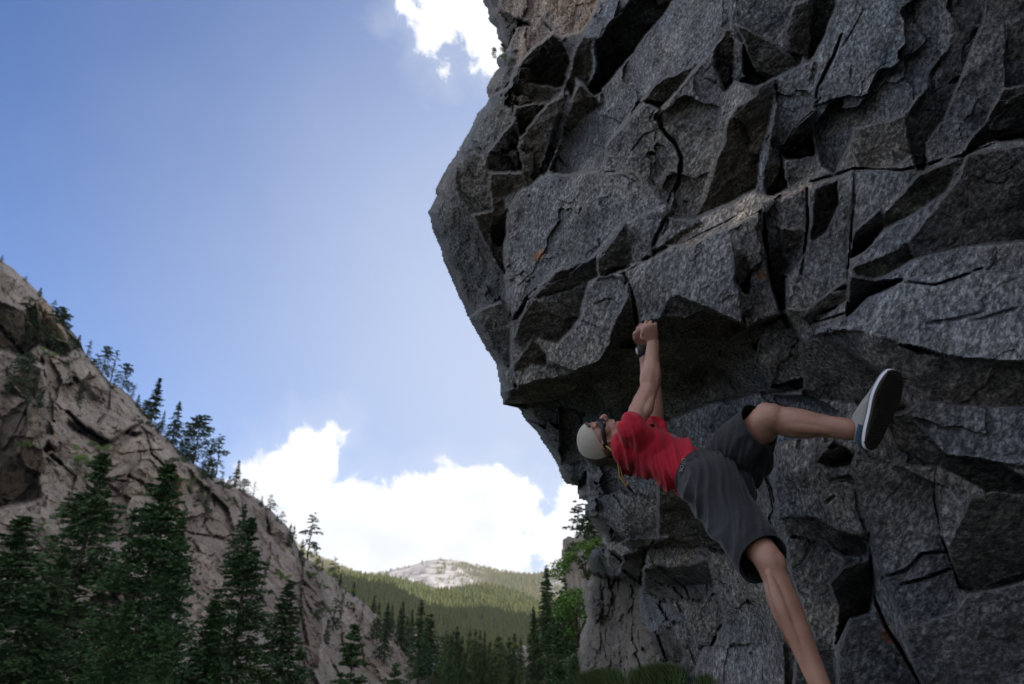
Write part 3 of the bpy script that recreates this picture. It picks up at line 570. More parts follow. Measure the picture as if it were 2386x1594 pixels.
# the wall goes on past the right edge of the picture and along the photographer's right side
pl_ = np.array([(2.35, 2.6), (2.2, 1.6), (2.15, .6), (2.4, -.6), (2.8, -2.2), (3.6, -4.5), (5.5, -8), (9, -12)])
ti_ = np.linspace(0, len(pl_) - 1, 70); sx = np.interp(ti_, range(len(pl_)), pl_[:, 0]); sy = np.interp(ti_, range(len(pl_)), pl_[:, 1])
hz_ = np.linspace(-.4, 9.5, 90); ZZ, II_ = np.meshgrid(hz_, np.arange(70), indexing='ij')
XX = sx[II_] - .75 * np.clip((ZZ - 1.8) / 2.2, 0, 1.2) + .25 * np.maximum(0, ZZ - 5); YY = sy[II_] + 0 * ZZ; S3 = np.stack([XX, YY, ZZ], -1)
XX = np.maximum(XX, .80 * (YY * cp + (ZZ - 1.3) * sp) + .25)
XX = XX + chips(S3, .9, .10, 41) + chips(S3, .35, .03, 42) + .2 * fbm(S3, 4); 
hh2, ww2 = XX.shape; ii2 = np.arange(hh2 * ww2).reshape(hh2, ww2)
me = mesh_np('rock_shoulder', off_root(np.stack([XX, YY, ZZ], -1).reshape(-1, 3)), np.stack([ii2[:-1, :-1], ii2[1:, :-1], ii2[1:, 1:], ii2[:-1, 1:]], -1).reshape(-1, 4))
attr_color(me, 'tint', np.ones((hh2 * ww2, 3)) * .8); link('rock_shoulder', me, M['granite'], cliff_root)
# ------------------------------------------------------------------ valley ground, the far canyon wall, left cliff, hills
M['ground'] = (lambda s: (s.set('Base Color', s.ramp(s.noise(.09, 8, .65), [(.35, (.05, .06, .028)), (.55, (.10, .10, .055)), (.7, (.20, .18, .15))])), s.m)[1])(NT('valley_ground', .95, .1))
def grid_mesh(name, X, Y, Z, mat, kind='structure', mask=None, tint=None, parent=None):
    h, w = X.shape; idx = np.arange(h * w).reshape(h, w)
    q = np.stack([idx[:-1, :-1], idx[1:, :-1], idx[1:, 1:], idx[:-1, 1:]], -1)
    q = q[mask] if mask is not None else q.reshape(-1, 4)
    me = mesh_np(name, np.stack([X, Y, Z], -1).reshape(-1, 3), q)
    attr_color(me, 'tint', (tint.reshape(-1, 3) if tint is not None else np.ones((h * w, 3))))
    o = link(name, me, mat, parent)
    if kind and parent is None: o['kind'] = kind
    return o
# ground: one sheet from under the camera to the horizon
rad = np.concatenate([[0.5], np.geomspace(2, 6500, 90)]); ang = np.linspace(0, 2 * np.pi, 97)
R_, A_ = np.meshgrid(rad, ang, indexing='ij'); gx_, gy_ = R_ * np.sin(A_), R_ * np.cos(A_)
gz_ = -0.0 - 34 * np.clip((R_ - 14) / 130, 0, 1) ** 1.1 + .35 * fbm(np.stack([gx_ * .15, gy_ * .15, gx_ * 0], -1), 4) * np.clip(R_ / 15, 0, 6)
ground = grid_mesh('ground', gx_, gy_, gz_, M['ground'])

# the canyon's right-hand wall: the mass the overhang belongs to, rising out of the frame behind it
ws = np.array([(-95, -150), (-30, -120), (25, -75), (52, -20), (62, 60), (72, 180), (95, 300), (125, 420), (170, 560), (240, 700)], float)
wt = np.linspace(0, len(ws) - 1, 180); wx = np.interp(wt, range(len(ws)), ws[:, 0]); wy = np.interp(wt, range(len(ws)), ws[:, 1])
hh_ = np.interp(wt, range(len(ws)), [20, 22, 30, 50, 80, 95, 100, 90, 80, 60])
tt_ = np.linspace(0, 1, 70)
TT, II = np.meshgrid(tt_, np.arange(len(wt)), indexing='ij')
Xw = wx[II] + TT ** 1.5 * 35; Yw = wy[II] - TT * 0; Zw = -36 + TT * (hh_[II] + 36)
q3 = np.stack([Xw, Yw, Zw], -1) / 40
nx_ = fbm(q3, 6, .55) * 22
Xw = Xw + nx_ + 6; Zw = Zw + np.where(TT > .9, fbm(q3 + 9, 4) * 30, 0)
grid_mesh('canyon_wall', np.vstack([Xw, Xw[-1:] + 150, Xw[-1:] + 160]), np.vstack([Yw, Yw[-1:], Yw[-1:]]), np.vstack([Zw, Zw[-1:] + 10, Zw[-1:] * 0 - 36]), M['cliff'])

# ---- the left cliff
CS = [(-260,440),(-150,500),(0,600),(35,628),(60,648),(85,672),(110,700),(135,735),(150,752),(165,790),(190,812),(215,836),(236,866),(252,890),(275,898),(300,915),(330,950),(350,975),
      (380,1012),(400,1027),(430,1062),(470,1090),(520,1118),(560,1136),(600,1160),(640,1192),(668,1222),(688,1262),(700,1290),(722,1302),(742,1318),(768,1338),(800,1360),(830,1388),(868,1420),(898,1448),(935,1468),(975,1478),(1010,1492),(1030,1496),(1042,1530),(1060,1548),(1100,1556),(1150,1552),(1190,1520),(1225,1500),(1260,1560),(1330,1600)]
csx = np.array([p[0] for p in CS], float); csy = np.array([p[1] for p in CS], float)
cliff_depth = rbf([(-200,500,150),(-200,1594,85),(0,620,150),(0,900,128),(0,1300,105),(0,1594,88),(250,900,165),(250,1200,132),(250,1594,100),(400,1060,170),(420,1300,140),(400,1594,108),
                   (560,1150,192),(600,1400,152),(600,1594,122),(700,1300,215),(700,1450,170),(760,1400,205),(800,1380,240),(850,1500,215),(950,1480,270),(950,1594,225),(1050,1550,300),(1180,1560,330),(1300,1600,350),(1100,1720,300),(500,1720,100),(0,1720,80)])
LF = [  # tints: rock colour, with shade put into overhangs and gullies
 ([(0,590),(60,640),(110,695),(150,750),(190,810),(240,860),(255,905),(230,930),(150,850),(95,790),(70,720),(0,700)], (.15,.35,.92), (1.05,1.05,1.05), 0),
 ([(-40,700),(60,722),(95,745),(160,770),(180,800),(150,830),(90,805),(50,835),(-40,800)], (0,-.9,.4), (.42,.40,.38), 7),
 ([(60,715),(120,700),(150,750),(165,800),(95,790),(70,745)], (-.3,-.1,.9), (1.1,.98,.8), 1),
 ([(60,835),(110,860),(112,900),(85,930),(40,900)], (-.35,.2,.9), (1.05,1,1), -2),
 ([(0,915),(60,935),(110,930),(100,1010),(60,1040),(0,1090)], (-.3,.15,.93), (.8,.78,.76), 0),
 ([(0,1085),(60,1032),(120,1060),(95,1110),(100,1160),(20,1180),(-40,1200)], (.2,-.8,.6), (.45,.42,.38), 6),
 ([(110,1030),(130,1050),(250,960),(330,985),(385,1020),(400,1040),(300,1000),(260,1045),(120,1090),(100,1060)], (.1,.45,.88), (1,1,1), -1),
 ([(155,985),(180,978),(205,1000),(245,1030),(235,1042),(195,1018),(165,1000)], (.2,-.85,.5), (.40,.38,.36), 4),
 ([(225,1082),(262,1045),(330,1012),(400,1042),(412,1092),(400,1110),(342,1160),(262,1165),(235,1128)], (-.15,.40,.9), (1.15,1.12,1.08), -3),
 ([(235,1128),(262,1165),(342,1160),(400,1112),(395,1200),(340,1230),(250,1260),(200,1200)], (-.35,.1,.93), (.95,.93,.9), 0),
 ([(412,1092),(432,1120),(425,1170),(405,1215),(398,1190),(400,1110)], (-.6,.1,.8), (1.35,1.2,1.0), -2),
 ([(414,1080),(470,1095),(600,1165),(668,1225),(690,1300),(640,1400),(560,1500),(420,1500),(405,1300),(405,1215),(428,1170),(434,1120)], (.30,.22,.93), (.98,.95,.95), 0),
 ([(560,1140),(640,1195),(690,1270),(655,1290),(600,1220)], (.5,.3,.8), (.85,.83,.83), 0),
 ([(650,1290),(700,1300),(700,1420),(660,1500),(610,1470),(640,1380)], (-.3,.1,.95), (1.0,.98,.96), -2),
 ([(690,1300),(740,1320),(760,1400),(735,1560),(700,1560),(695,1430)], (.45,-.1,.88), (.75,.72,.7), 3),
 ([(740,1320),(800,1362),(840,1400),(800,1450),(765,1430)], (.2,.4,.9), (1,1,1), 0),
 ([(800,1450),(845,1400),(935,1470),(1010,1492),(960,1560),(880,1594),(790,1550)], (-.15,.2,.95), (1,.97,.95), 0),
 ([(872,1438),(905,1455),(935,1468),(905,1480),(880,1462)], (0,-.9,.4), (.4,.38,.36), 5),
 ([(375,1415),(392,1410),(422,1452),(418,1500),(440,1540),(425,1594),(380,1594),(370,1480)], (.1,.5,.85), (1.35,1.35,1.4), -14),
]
LC = [([(155,960),(200,1005),(255,1032),(330,985)],5,4), ([(255,905),(250,960),(225,985)],4,3), ([(280,1060),(400,1045)],2,1.5), ([(300,1110),(330,1125),(350,1150)],5,3), ([(232,1130),(280,1118),(330,1128)],2,1.5),
      ([(95,835),(110,900),(85,930),(60,940)],4,3), ([(0,760),(60,835),(100,845)],4,3), ([(440,1240),(520,1260),(560,1230)],3,2), ([(560,1150),(570,1250),(540,1330)],3,2), ([(480,1100),(500,1180),(470,1230)],3,2),
      ([(620,1190),(630,1290),(600,1400)],3,3), ([(800,1370),(790,1450),(810,1550)],3,4), ([(850,1400),(835,1470),(850,1560)],3,4), ([(705,1300),(698,1400),(712,1500)],5,5),([(340,1010),(352,1060),(385,1090)],2.5,2),([(120,1060),(175,1110),(160,1170)],4,3)]
stp = 3.4
cx1, cy1 = np.arange(-180, 1330, stp), np.arange(430, 1730, stp)
QX0, QY0 = np.meshgrid(cx1, cy1)
bd = cliff_depth(QX0, QY0); Wc = P(QX0, QY0, bd)
jx = fbm(Wc / 9, 4) * 22 ; jy = fbm(Wc / 9 + 30, 4) * 22
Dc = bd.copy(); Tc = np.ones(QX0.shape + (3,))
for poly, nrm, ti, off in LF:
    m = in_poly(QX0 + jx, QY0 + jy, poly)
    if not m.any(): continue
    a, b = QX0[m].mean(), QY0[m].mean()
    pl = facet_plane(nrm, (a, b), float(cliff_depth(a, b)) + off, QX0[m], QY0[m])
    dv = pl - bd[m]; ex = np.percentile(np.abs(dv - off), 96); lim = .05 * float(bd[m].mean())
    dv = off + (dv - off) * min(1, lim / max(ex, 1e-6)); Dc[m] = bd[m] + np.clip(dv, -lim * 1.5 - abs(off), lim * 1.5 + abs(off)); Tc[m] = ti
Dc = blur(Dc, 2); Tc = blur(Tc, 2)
for pl, w, dep in LC:
    dd, tt = seg_dist(QX0 + jx * .4, QY0 + jy * .4, pl); Dc += dep * np.clip(1.2 - dd / w, 0, 1)
Wc = P(QX0, QY0, Dc)
wob = np.stack([fbm(Wc / 14 + k * 31, 3) for k in range(3)], -1) * 9
sq = np.array([1, 1, .7])
Dc = Dc + chips((Wc + wob) * sq, 17, 3.2, 21) + chips((Wc + wob * .6) * sq, 6.0, 1.1, 22) + chips((Wc + wob * .4) * sq, 2.4, .50, 23) + chips((Wc + wob * .3) * sq, 1.1, .22, 24) + 1.0 * fbm(Wc / 22, 5) + .5 * fbm(Wc * np.array([.3, .3, .1]), 4, ridge=True)
skyline = np.interp(QX0, csx, csy) + fbm(np.stack([QX0 / 22, QX0 * 0, QX0 * 0], -1), 4) * 9
ins = QY0 > skyline
edge = np.clip((QY0 - skyline) / 30, 0, 1)
Dc = Dc + (1 - edge) ** 2 * 10
Wc = P(QX0, QY0, Dc)
fc = ins[:-1, :-1] & ins[1:, :-1] & ins[:-1, 1:] & ins[1:, 1:]
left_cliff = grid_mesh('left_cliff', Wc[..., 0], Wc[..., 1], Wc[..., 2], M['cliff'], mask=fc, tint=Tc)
# its back slope, carried on from the skyline
first_row = ins.argmax(0); top = Wc[first_row + 1, np.arange(QX0.shape[1])]
rows_ = [top + np.array([0, 0, .0])]
for k, (dx, dy, dz) in enumerate([(-1.5, 8, -.5), (-6, 25, -3), (-18, 70, -22), (-30, 130, -90)]):
    rows_.append(top + np.array([dx, dy, dz]) + 1.5 * fbm(top[:, None, :] / 12 + k, 3))
B_ = np.stack(rows_); 
grid_mesh('cliff_back', B_[..., 0], B_[..., 1], B_[..., 2], M['cliff'], kind=None, parent=left_cliff)
from mathutils.bvhtree import BVHTree
def bvh_of(o):
    bm = bmesh.new(); bm.from_mesh(o.data); t = BVHTree.FromBMesh(bm); bm.free(); return t
cliff_bvh = bvh_of(left_cliff)
def on_cliff(px, py):
    h = cliff_bvh.ray_cast(Vector(CAM), Vector(ray(px, py)))
    return np.array(h[0]) if h[0] is not None else None

# ---- the far outcrop right of the gap, carrying trees
OS = [(1306,1290),(1312,1262),(1318,1250),(1332,1256),(1350,1268),(1372,1262),(1420,1200),(1500,1150)]
OX, OY = np.meshgrid(np.arange(1306, 1470, 2.5), np.arange(1180, 1720, 2.5))
left_e = np.interp(OY, [1180,1250,1265,1290,1330,1380,1450,1594,1720],[1318,1313,1309,1307,1312,1320,1335,1320,1310]) + fbm(np.stack([OY / 30, OX * 0, OX * 0 + 3], -1), 3) * 8
top_e = np.interp(OX, [1306,1318,1345,1372,1420,1470], [1262,1250,1250,1240,1190,1150]) + fbm(np.stack([OX / 18, OX * 0, OX * 0 + 8], -1), 3) * 6
Do = 44 - (OX - 1306) * .12 + fbm(P(OX, OY, 44.) / 3.5 * np.array([1, 1, .5]), 5) * 4 + np.clip(1 - (OX - left_e) / 10, 0, 1) ** 2 * 2
Wo = P(OX, OY, Do); ins = (OX > left_e) & (OY > top_e); fc = ins[:-1, :-1] & ins[1:, :-1] & ins[:-1, 1:] & ins[1:, 1:]
outcrop = grid_mesh('rock_outcrop', Wo[..., 0], Wo[..., 1], Wo[..., 2], M['cliff'], mask=fc, tint=np.ones(OX.shape + (3,)) * 1.15)

# ---- forested hills and the bare-topped mountain
M['hill'] = (lambda s: (s.set('Base Color', s.mix(s.attr('tint').outputs['Color'], s.ramp(s.noise(.02, 6, .6), [(.35, (.035, .048, .02)), (.65, (.075, .085, .035))]), s.ramp(s.noise(.012, 9, .7), [(.35, (.17, .15, .14)), (.62, (.50, .46, .44))]))), s.m)[1])(NT('hill_ground', .95, .1))
def hill(name, crest, d_crest, d_bot, py_bot, x0, x1, rough, n=(150, 60), barefn=None):
    c = np.array(crest, float); xs = np.linspace(x0, x1, n[0]); cyv = np.interp(xs, c[:, 0], c[:, 1])
    k = np.ones(7) / 7; cyv = np.convolve(np.pad(cyv, 3, mode='edge'), k, 'valid')
    dcv = np.interp(xs, *d_crest); dbv = np.interp(xs, *d_bot)
    T_, X_ = np.meshgrid(np.linspace(0, 1, n[1]), xs, indexing='ij')
    Yp = cyv[None] + (py_bot - cyv[None]) * T_ ** 1.15; Dp = dcv[None] + (dbv - dcv)[None] * T_
    W_ = P(X_, Yp, Dp); amp = np.sin(np.pi * np.clip(T_ * 1.0, 0, 1)) ** .7
    W_[..., 2] += rough * fbm(W_ / (rough * 9), 5, ridge=True) * (amp * .9 + .08)
    back = [W_[0] + np.array([0, dcv.mean() * f, -dcv.mean() * g])[None] for f, g in ((.5, .30), (.2, .08), (.06, .012))]
    A = np.concatenate([np.stack(back), W_]);
    bare = np.zeros(A.shape[:2]);
    if barefn is not None: bare[3:] = barefn(X_, Yp, W_)
    o = grid_mesh(name, A[..., 0], A[..., 1], A[..., 2], M['hill'], tint=np.repeat(bare[..., None], 3, -1))
    return o, W_, bare[3:], X_, Yp
mt_crest = [(600,1240),(690,1262),(730,1296),(760,1304),(800,1322),(850,1340),(888,1338),(915,1326),(955,1320),(985,1309),(1010,1304),(1035,1303),(1070,1305),(1100,1312),(1130,1322),(1165,1332),(1200,1337),(1240,1338),(1275,1333),(1300,1326),(1340,1318),(1420,1290),(1600,1260)]
def barefn(X, Y, W):
    n = fbm(W / 90, 5)
    a = np.clip(1.6 - np.hypot((X - 1000) / 95, (Y - 1350) / 42), 0, 1) * np.clip(.75 + n * 2.6, 0, 1)
    b = np.clip(1 - (Y - np.interp(X, [p[0] for p in mt_crest], [p[1] for p in mt_crest])) / 12, 0, 1) * np.clip(.55 + n * 3, 0, 1) * np.clip((1190 - X) / 60, 0, 1) * np.clip((X - 870) / 30, 0, 1)
    st_ = np.clip(.22 - np.abs(fbm(np.stack([W[..., 0] / 60, W[..., 2] / 500, W[..., 1] / 500], -1), 3)), 0, 1) * 4 * (np.hypot((X - 990) / 110, (Y - 1365) / 50) < 1)
    c = (X < 830) * np.clip(.3 + n * 3, 0, 1) * (Y < 1315)
    e = (X > 1270) * np.clip(n * 3 + .3, 0, 1) * .8
    return np.clip(a + b + st_ * .6 + c * .7 + e, 0, 1)
mountain, Wm, barem, Xm, Ym = hill('mountain', mt_crest, ([600, 1600], [3900, 4300]), ([600, 1600], [2600, 2700]), 1475, 600, 1600, 70, (240, 90), barefn)
mountain.name = 'hills'
hA_crest = [(560,1290),(700,1318),(745,1328),(800,1333),(850,1342),(895,1340),(925,1346),(960,1358),(1000,1372),(1045,1376),(1080,1368),(1110,1364),(1145,1366),(1180,1374),(1220,1388),(1262,1405),(1320,1425),(1420,1440),(1600,1450)]
hillA, Wa, _, Xa, Ya = hill('hills', hA_crest, ([560, 1600], [1500, 2100]), ([560, 1600], [560, 620]), 1640, 560, 1600, 42, (220, 120))

# unseen cumulus high to the right, outlined to shade the canyon and lower slopes
shade_px = [(700,1335),(760,1345),(830,1364),(880,1352),(912,1362),(960,1392),(1010,1410),(1075,1424),(1130,1418),(1180,1424),(1260,1448),(1400,1470)]
hb = bvh_of(hillA); ALT = 1500.0
def lift(q): q = np.array(q, float); return (q + sun_dir * (ALT - q[2]) / sun_dir[2])[:2]
edge_pts = []
for a, b in shade_px:
    h = hb.ray_cast(Vector(CAM), Vector(ray(a, b)))
    if h[0] is not None: edge_pts.append(lift(h[0]))
poly = [lift((-750, -250, 0)), lift((-900, 900, 0)), lift((-800, 1400, 60))] + edge_pts + [lift((620, 1900, 0)), lift((560, 500, 0)), lift((450, -250, 0))]
poly = np.array(poly)
cxx = np.linspace(poly[:, 0].min() - 60, poly[:, 0].max() + 60, 130); cyy = np.linspace(poly[:, 1].min() - 60, poly[:, 1].max() + 60, 190)
QXc, QYc = np.meshgrid(cxx, cyy); jq = np.stack([QXc / 170, QYc / 170, QXc * 0], -1)
iq = in_poly(QXc + fbm(jq, 3) * 50, QYc + fbm(jq + 5, 3) * 50, poly)
dq, _ = seg_dist(QXc, QYc, np.vstack([poly, poly[:1]])); rise = np.clip(dq / 260, 0, 1) ** .5
topz = ALT + 20 + rise * (260 + 240 * fbm(jq * 1.3 + 9, 5)); botz = ALT - rise * 30 + 14 * fbm(jq * 2 + 3, 3)
h_, w_ = QXc.shape; ix = np.arange(h_ * w_).reshape(h_, w_)
fcl = iq[:-1, :-1] & iq[1:, :-1] & iq[:-1, 1:] & iq[1:, 1:]
qq = np.stack([ix[:-1, :-1], ix[:-1, 1:], ix[1:, 1:], ix[1:, :-1]], -1)[fcl]
Vc = np.concatenate([np.stack([QXc, QYc, topz], -1).reshape(-1, 3), np.stack([QXc, QYc, botz], -1).reshape(-1, 3)]); nn = h_ * w_
ee = np.concatenate([qq[:, [0, 1]], qq[:, [1, 2]], qq[:, [2, 3]], qq[:, [3, 0]]]); ke = np.sort(ee, 1); kq = ke[:, 0].astype(np.int64) * nn + ke[:, 1]
_, f1, c1_ = np.unique(kq, return_index=True, return_counts=True); bb = ee[f1[c1_ == 1]]
sidef = np.stack([bb[:, 1], bb[:, 0], bb[:, 0] + nn, bb[:, 1] + nn], -1)
cm = NT('cloud_vapour', 1, 0); tr_ = cm.n.new('ShaderNodeBsdfTranslucent'); tr_.inputs[0].default_value = (.95, .95, .96, 1)
df_ = cm.n.new('ShaderNodeBsdfDiffuse'); df_.inputs[0].default_value = (.95, .95, .96, 1); mx_ = cm.n.new('ShaderNodeMixShader'); mx_.inputs[0].default_value = .5
cm.l.new(tr_.outputs[0], mx_.inputs[1]); cm.l.new(df_.outputs[0], mx_.inputs[2]); cm.l.new(mx_.outputs[0], cm.n['Material Output'].inputs[0])
cloud = link('cloud', mesh_np('cloud', Vc, np.concatenate([qq, qq[:, ::-1] + nn, sidef]), smooth=True), cm.m); cloud['kind'] = 'structure'

# ---- far forest: counted by nobody, each hill's trees one mesh
def cones(name, pts, hts, rad_f, mat, seed, sides=5, parent=None):
    r = np.random.default_rng(seed); n = len(pts); V = []; F = []
    a = np.linspace(0, 2 * np.pi, sides, endpoint=False)
    tiers = ((.05, 1.0, .55), (.35, .72, 1.0))
    per = len(tiers) * (sides + 1)
    base = np.zeros((n, per, 3)); 
    ph = r.random(n) * 6.28; lean = r.normal(0, .03, (n, 2))
    for ti, (z0, rf, z1) in enumerate(tiers):
        o = ti * (sides + 1)
        for k in range(sides):
            rr_ = hts * rad_f * rf * (.8 + .4 * r.random(n))
            base[:, o + k, 0] = rr_ * np.cos(a[k] + ph); base[:, o + k, 1] = rr_ * np.sin(a[k] + ph); base[:, o + k, 2] = hts * z0
        base[:, o + sides, 0] = lean[:, 0] * hts; base[:, o + sides, 1] = lean[:, 1] * hts; base[:, o + sides, 2] = hts * z1
    V = (base + pts[:, None, :]).reshape(-1, 3)
    f = []
    for ti in range(len(tiers)):
        o = ti * (sides + 1)
        f += [(o + k, o + (k + 1) % sides, o + sides) for k in range(sides)]
    F = (np.array(f)[None] + (np.arange(n) * per)[:, None, None]).reshape(-1, 3)
    me = mesh_np(name, V, F); o = link(name, me, mat, parent); o['kind'] = 'stuff'; return o
def scatter(W, keep, n, seed):
    r = np.random.default_rng(seed); h, w = W.shape[:2]
    i = r.random(n) * (h - 1.001); j = r.random(n) * (w - 1.001); a = i.astype(int); b = j.astype(int); fi = (i - a)[:, None]; fj = (j - b)[:, None]
    p = W[a, b] * (1 - fi) * (1 - fj) + W[a + 1, b] * fi * (1 - fj) + W[a, b + 1] * (1 - fi) * fj + W[a + 1, b + 1] * fi * fj
    k = r.random(n) < keep[a, b]; return p[k]
rf_ = np.random.default_rng(3)
pm = scatter(Wm, (1 - barem * 1.1) * (Xm < 1450) * (Xm > 690), 17000, 5)
cones('forest', pm - [0, 0, 1], rf_.uniform(11, 20, len(pm)), .22, M['farfir'], 6)
dens = np.clip(.75 + fbm(Wa / 160, 4) * 1.5, .15, 1) * (Xa > 690) * (Xa < 1400)
pa = scatter(Wa, dens, 26000, 8)
cones('forest', pa - [0, 0, 1], rf_.uniform(7, 14, len(pa)) , .23, M['farfir'], 9)
# ------------------------------------------------------------------ the climber
M['skin'] = None
def skin_mat():
    s = NT('skin', .42, .5)
    f = s.noise(9, 5, .6); g = s.noise(60, 3, .6)
    c = s.mix(s.mapr(f, .35, .65), (.31, .155, .11), (.44, .24, .18))
    c = s.mix(s.math('MULTIPLY', s.mapr(g, .55, .75), .25), c, (.34, .16, .12))
    s.set('Base Color', c); s.set('Subsurface Weight', .08); s.set('Subsurface Radius', (.02, .008, .004)); s.set('Subsurface Scale', .5)
    s.set('Normal', s.bump(g, .25, .002)); return s.m
def cloth_mat(name, c, rough=.85, wr=.35, weave=900, heather=.15):
    s = NT(name, rough, .15)
    f = s.noise(14, 5, .6); h = s.noise(420, 2, .6)
    col = s.mix(f, tuple(x * .85 for x in c), tuple(x * 1.15 for x in c))
    col = s.mix(s.math('MULTIPLY', s.mapr(h, .4, .65), heather), col, tuple(min(1, x * 1.7 + .01) for x in c))
    s.set('Base Color', col); s.set('Sheen Weight', .15)
    n = s.bump(s.noise(26, 4, .5, .6), wr, .012); n = s.bump(s.noise(weave, 1, .5), .3, .0006, n)
    s.set('Normal', n); return s.m
M['skin'] = skin_mat()
M['shirt'] = cloth_mat('red_jersey', (.40, .014, .032))
M['shorts'] = cloth_mat('charcoal_nylon', (.017, .0185, .023), .7, .3, 700, .25)
M['capmesh'] = cloth_mat('cream_cap_mesh', (.37, .345, .295), .85, .3, 300, .25)
M['capseam'] = plain('cap_seam_thread', (.17, .155, .13), .9, .1, .1)
M['capdark'] = cloth_mat('brown_cap_cloth', (.055, .042, .034), .85, .2)
M['black'] = plain('black_rubber', (.012, .012, .013), .45, .4, .2)
M['lens'] = plain('dark_lens', (.008, .008, .009), .22, .45, .05)
M['sole'] = plain('brown_black_rubber', (.022, .018, .015), .7, .3, .35, 30, .002)
M['foxing'] = plain('white_rubber_band', (.62, .62, .68), .55, .35, .10, 40)
M['canvas'] = cloth_mat('grey_canvas', (.26, .26, .25), .9, .1, 500)
M['navy'] = cloth_mat('navy_suede', (.025, .05, .085), .9, .1, 500)
M['steel'] = plain('brushed_steel', (.5, .5, .5), .3, .6, .1); 
M['cord'] = plain('yellow_cord', (.42, .36, .10), .8, .2, .3, 80)
M['cord2'] = plain('orange_cord', (.50, .20, .10), .8, .2, .3, 80)
M['print'] = plain('grey_print', (.42, .40, .42), .8, .2, .2, 60)
M['teeth'] = plain('tooth_enamel', (.7, .68, .6), .3, .5, .05)

def v3(p): return np.array(p, float)
def unit(a): return a / (np.linalg.norm(a) + 1e-12)
def tube_mesh(pts, radii, hint, n=20, caps=True, sub=6, flat=False):
    """smooth elliptical tube; radii rows are (along hint, across)"""
    pts = np.array(pts, float); radii = np.array([(r, r) if np.isscalar(r) else r for r in radii], float)
    m = len(pts); t = np.linspace(0, m - 1, (m - 1) * sub + 1)
    def cr(a):
        out_ = np.zeros((len(t), a.shape[1]))
        for j, x in enumerate(t):
            i = min(int(x), m - 2); f = x - i
            p0 = a[max(i - 1, 0)]; p1 = a[i]; p2 = a[i + 1]; p3 = a[min(i + 2, m - 1)]
            if i == 0: p0 = 2 * p1 - p2
            if i == m - 2: p3 = 2 * p2 - p1
            out_[j] = .5 * ((2 * p1) + (-p0 + p2) * f + (2 * p0 - 5 * p1 + 4 * p2 - p3) * f * f + (-p0 + 3 * p1 - 3 * p2 + p3) * f ** 3)
        return out_
    c = cr(pts); r = np.maximum(cr(radii), .002); hint = np.array(hint, float)
    if hint.ndim == 1: hint = np.tile(hint, (m, 1))
    hh = cr(hint)
    V = []; F = []
    tang = np.gradient(c, axis=0)
    ang = np.linspace(0, 2 * np.pi, n, endpoint=False)
    for j in range(len(c)):
        T = unit(tang[j]); A = unit(hh[j] - T * (hh[j] @ T)); B = np.cross(T, A)
        V += [c[j] + A * r[j, 0] * math.cos(a) + B * r[j, 1] * math.sin(a) for a in ang]
    for j in range(len(c) - 1):
        for k in range(n):
            F.append((j * n + k, j * n + (k + 1) % n, (j + 1) * n + (k + 1) % n, (j + 1) * n + k))
    if caps:
        for end, j in ((0, 0), (1, len(c) - 1)):
            T = unit(tang[j]) * (-1 if end == 0 else 1); rm = r[j].mean()
            base = j * n; prev = list(range(base, base + n))
            for s_, q in (((.02, .9), (.02, .5)) if (flat and end) else ((.5, .87), (.87, .5))):
                A = unit(hh[j] - unit(tang[j]) * (hh[j] @ unit(tang[j]))); B = np.cross(unit(tang[j]), A)
                st_ = len(V); V += [c[j] + T * rm * s_ + A * r[j, 0] * q * math.cos(a) + B * r[j, 1] * q * math.sin(a) for a in ang]
                for k in range(n):
                    f_ = (prev[k], prev[(k + 1) % n], st_ + (k + 1) % n, st_ + k); F.append(f_ if end else f_[::-1])
                prev = list(range(st_, st_ + n))
            V.append(c[j] + T * rm * (.02 if (flat and end) else 1))
            for k in range(n):
                f_ = (prev[k], prev[(k + 1) % n], len(V) - 1); F.append(f_ if end else f_[::-1])
    return np.array(V), F
def ellipsoid(c, axes, rad, nu=20, nv=12):
    """axes: 3 orthonormal rows, rad 3 radii"""
    V = []; F = []
    for i in range(nv + 1):
        th = math.pi * i / nv
        for k in range(nu):
            ph = 2 * math.pi * k / nu
            l = (math.sin(th) * math.cos(ph) * rad[0], math.sin(th) * math.sin(ph) * rad[1], math.cos(th) * rad[2])
            V.append(c + l[0] * axes[0] + l[1] * axes[1] + l[2] * axes[2])
    for i in range(nv):
        for k in range(nu): F.append((i * nu + k, i * nu + (k + 1) % nu, (i + 1) * nu + (k + 1) % nu, (i + 1) * nu + k))
    return np.array(V), F
def combine(parts):
    V = []; F = []; o = 0
    for v, f in parts:
        V.append(v); F += [tuple(i + o for i in x) for x in f]; o += len(v)
    return np.concatenate(V), F
def pymesh(name, V, F, smooth=True):
    me = bpy.data.meshes.new(name); me.from_pydata([tuple(v) for v in V], [], F); me.validate()
    me.polygons.foreach_set('use_smooth', [smooth] * len(me.polygons)); me.update(); return me
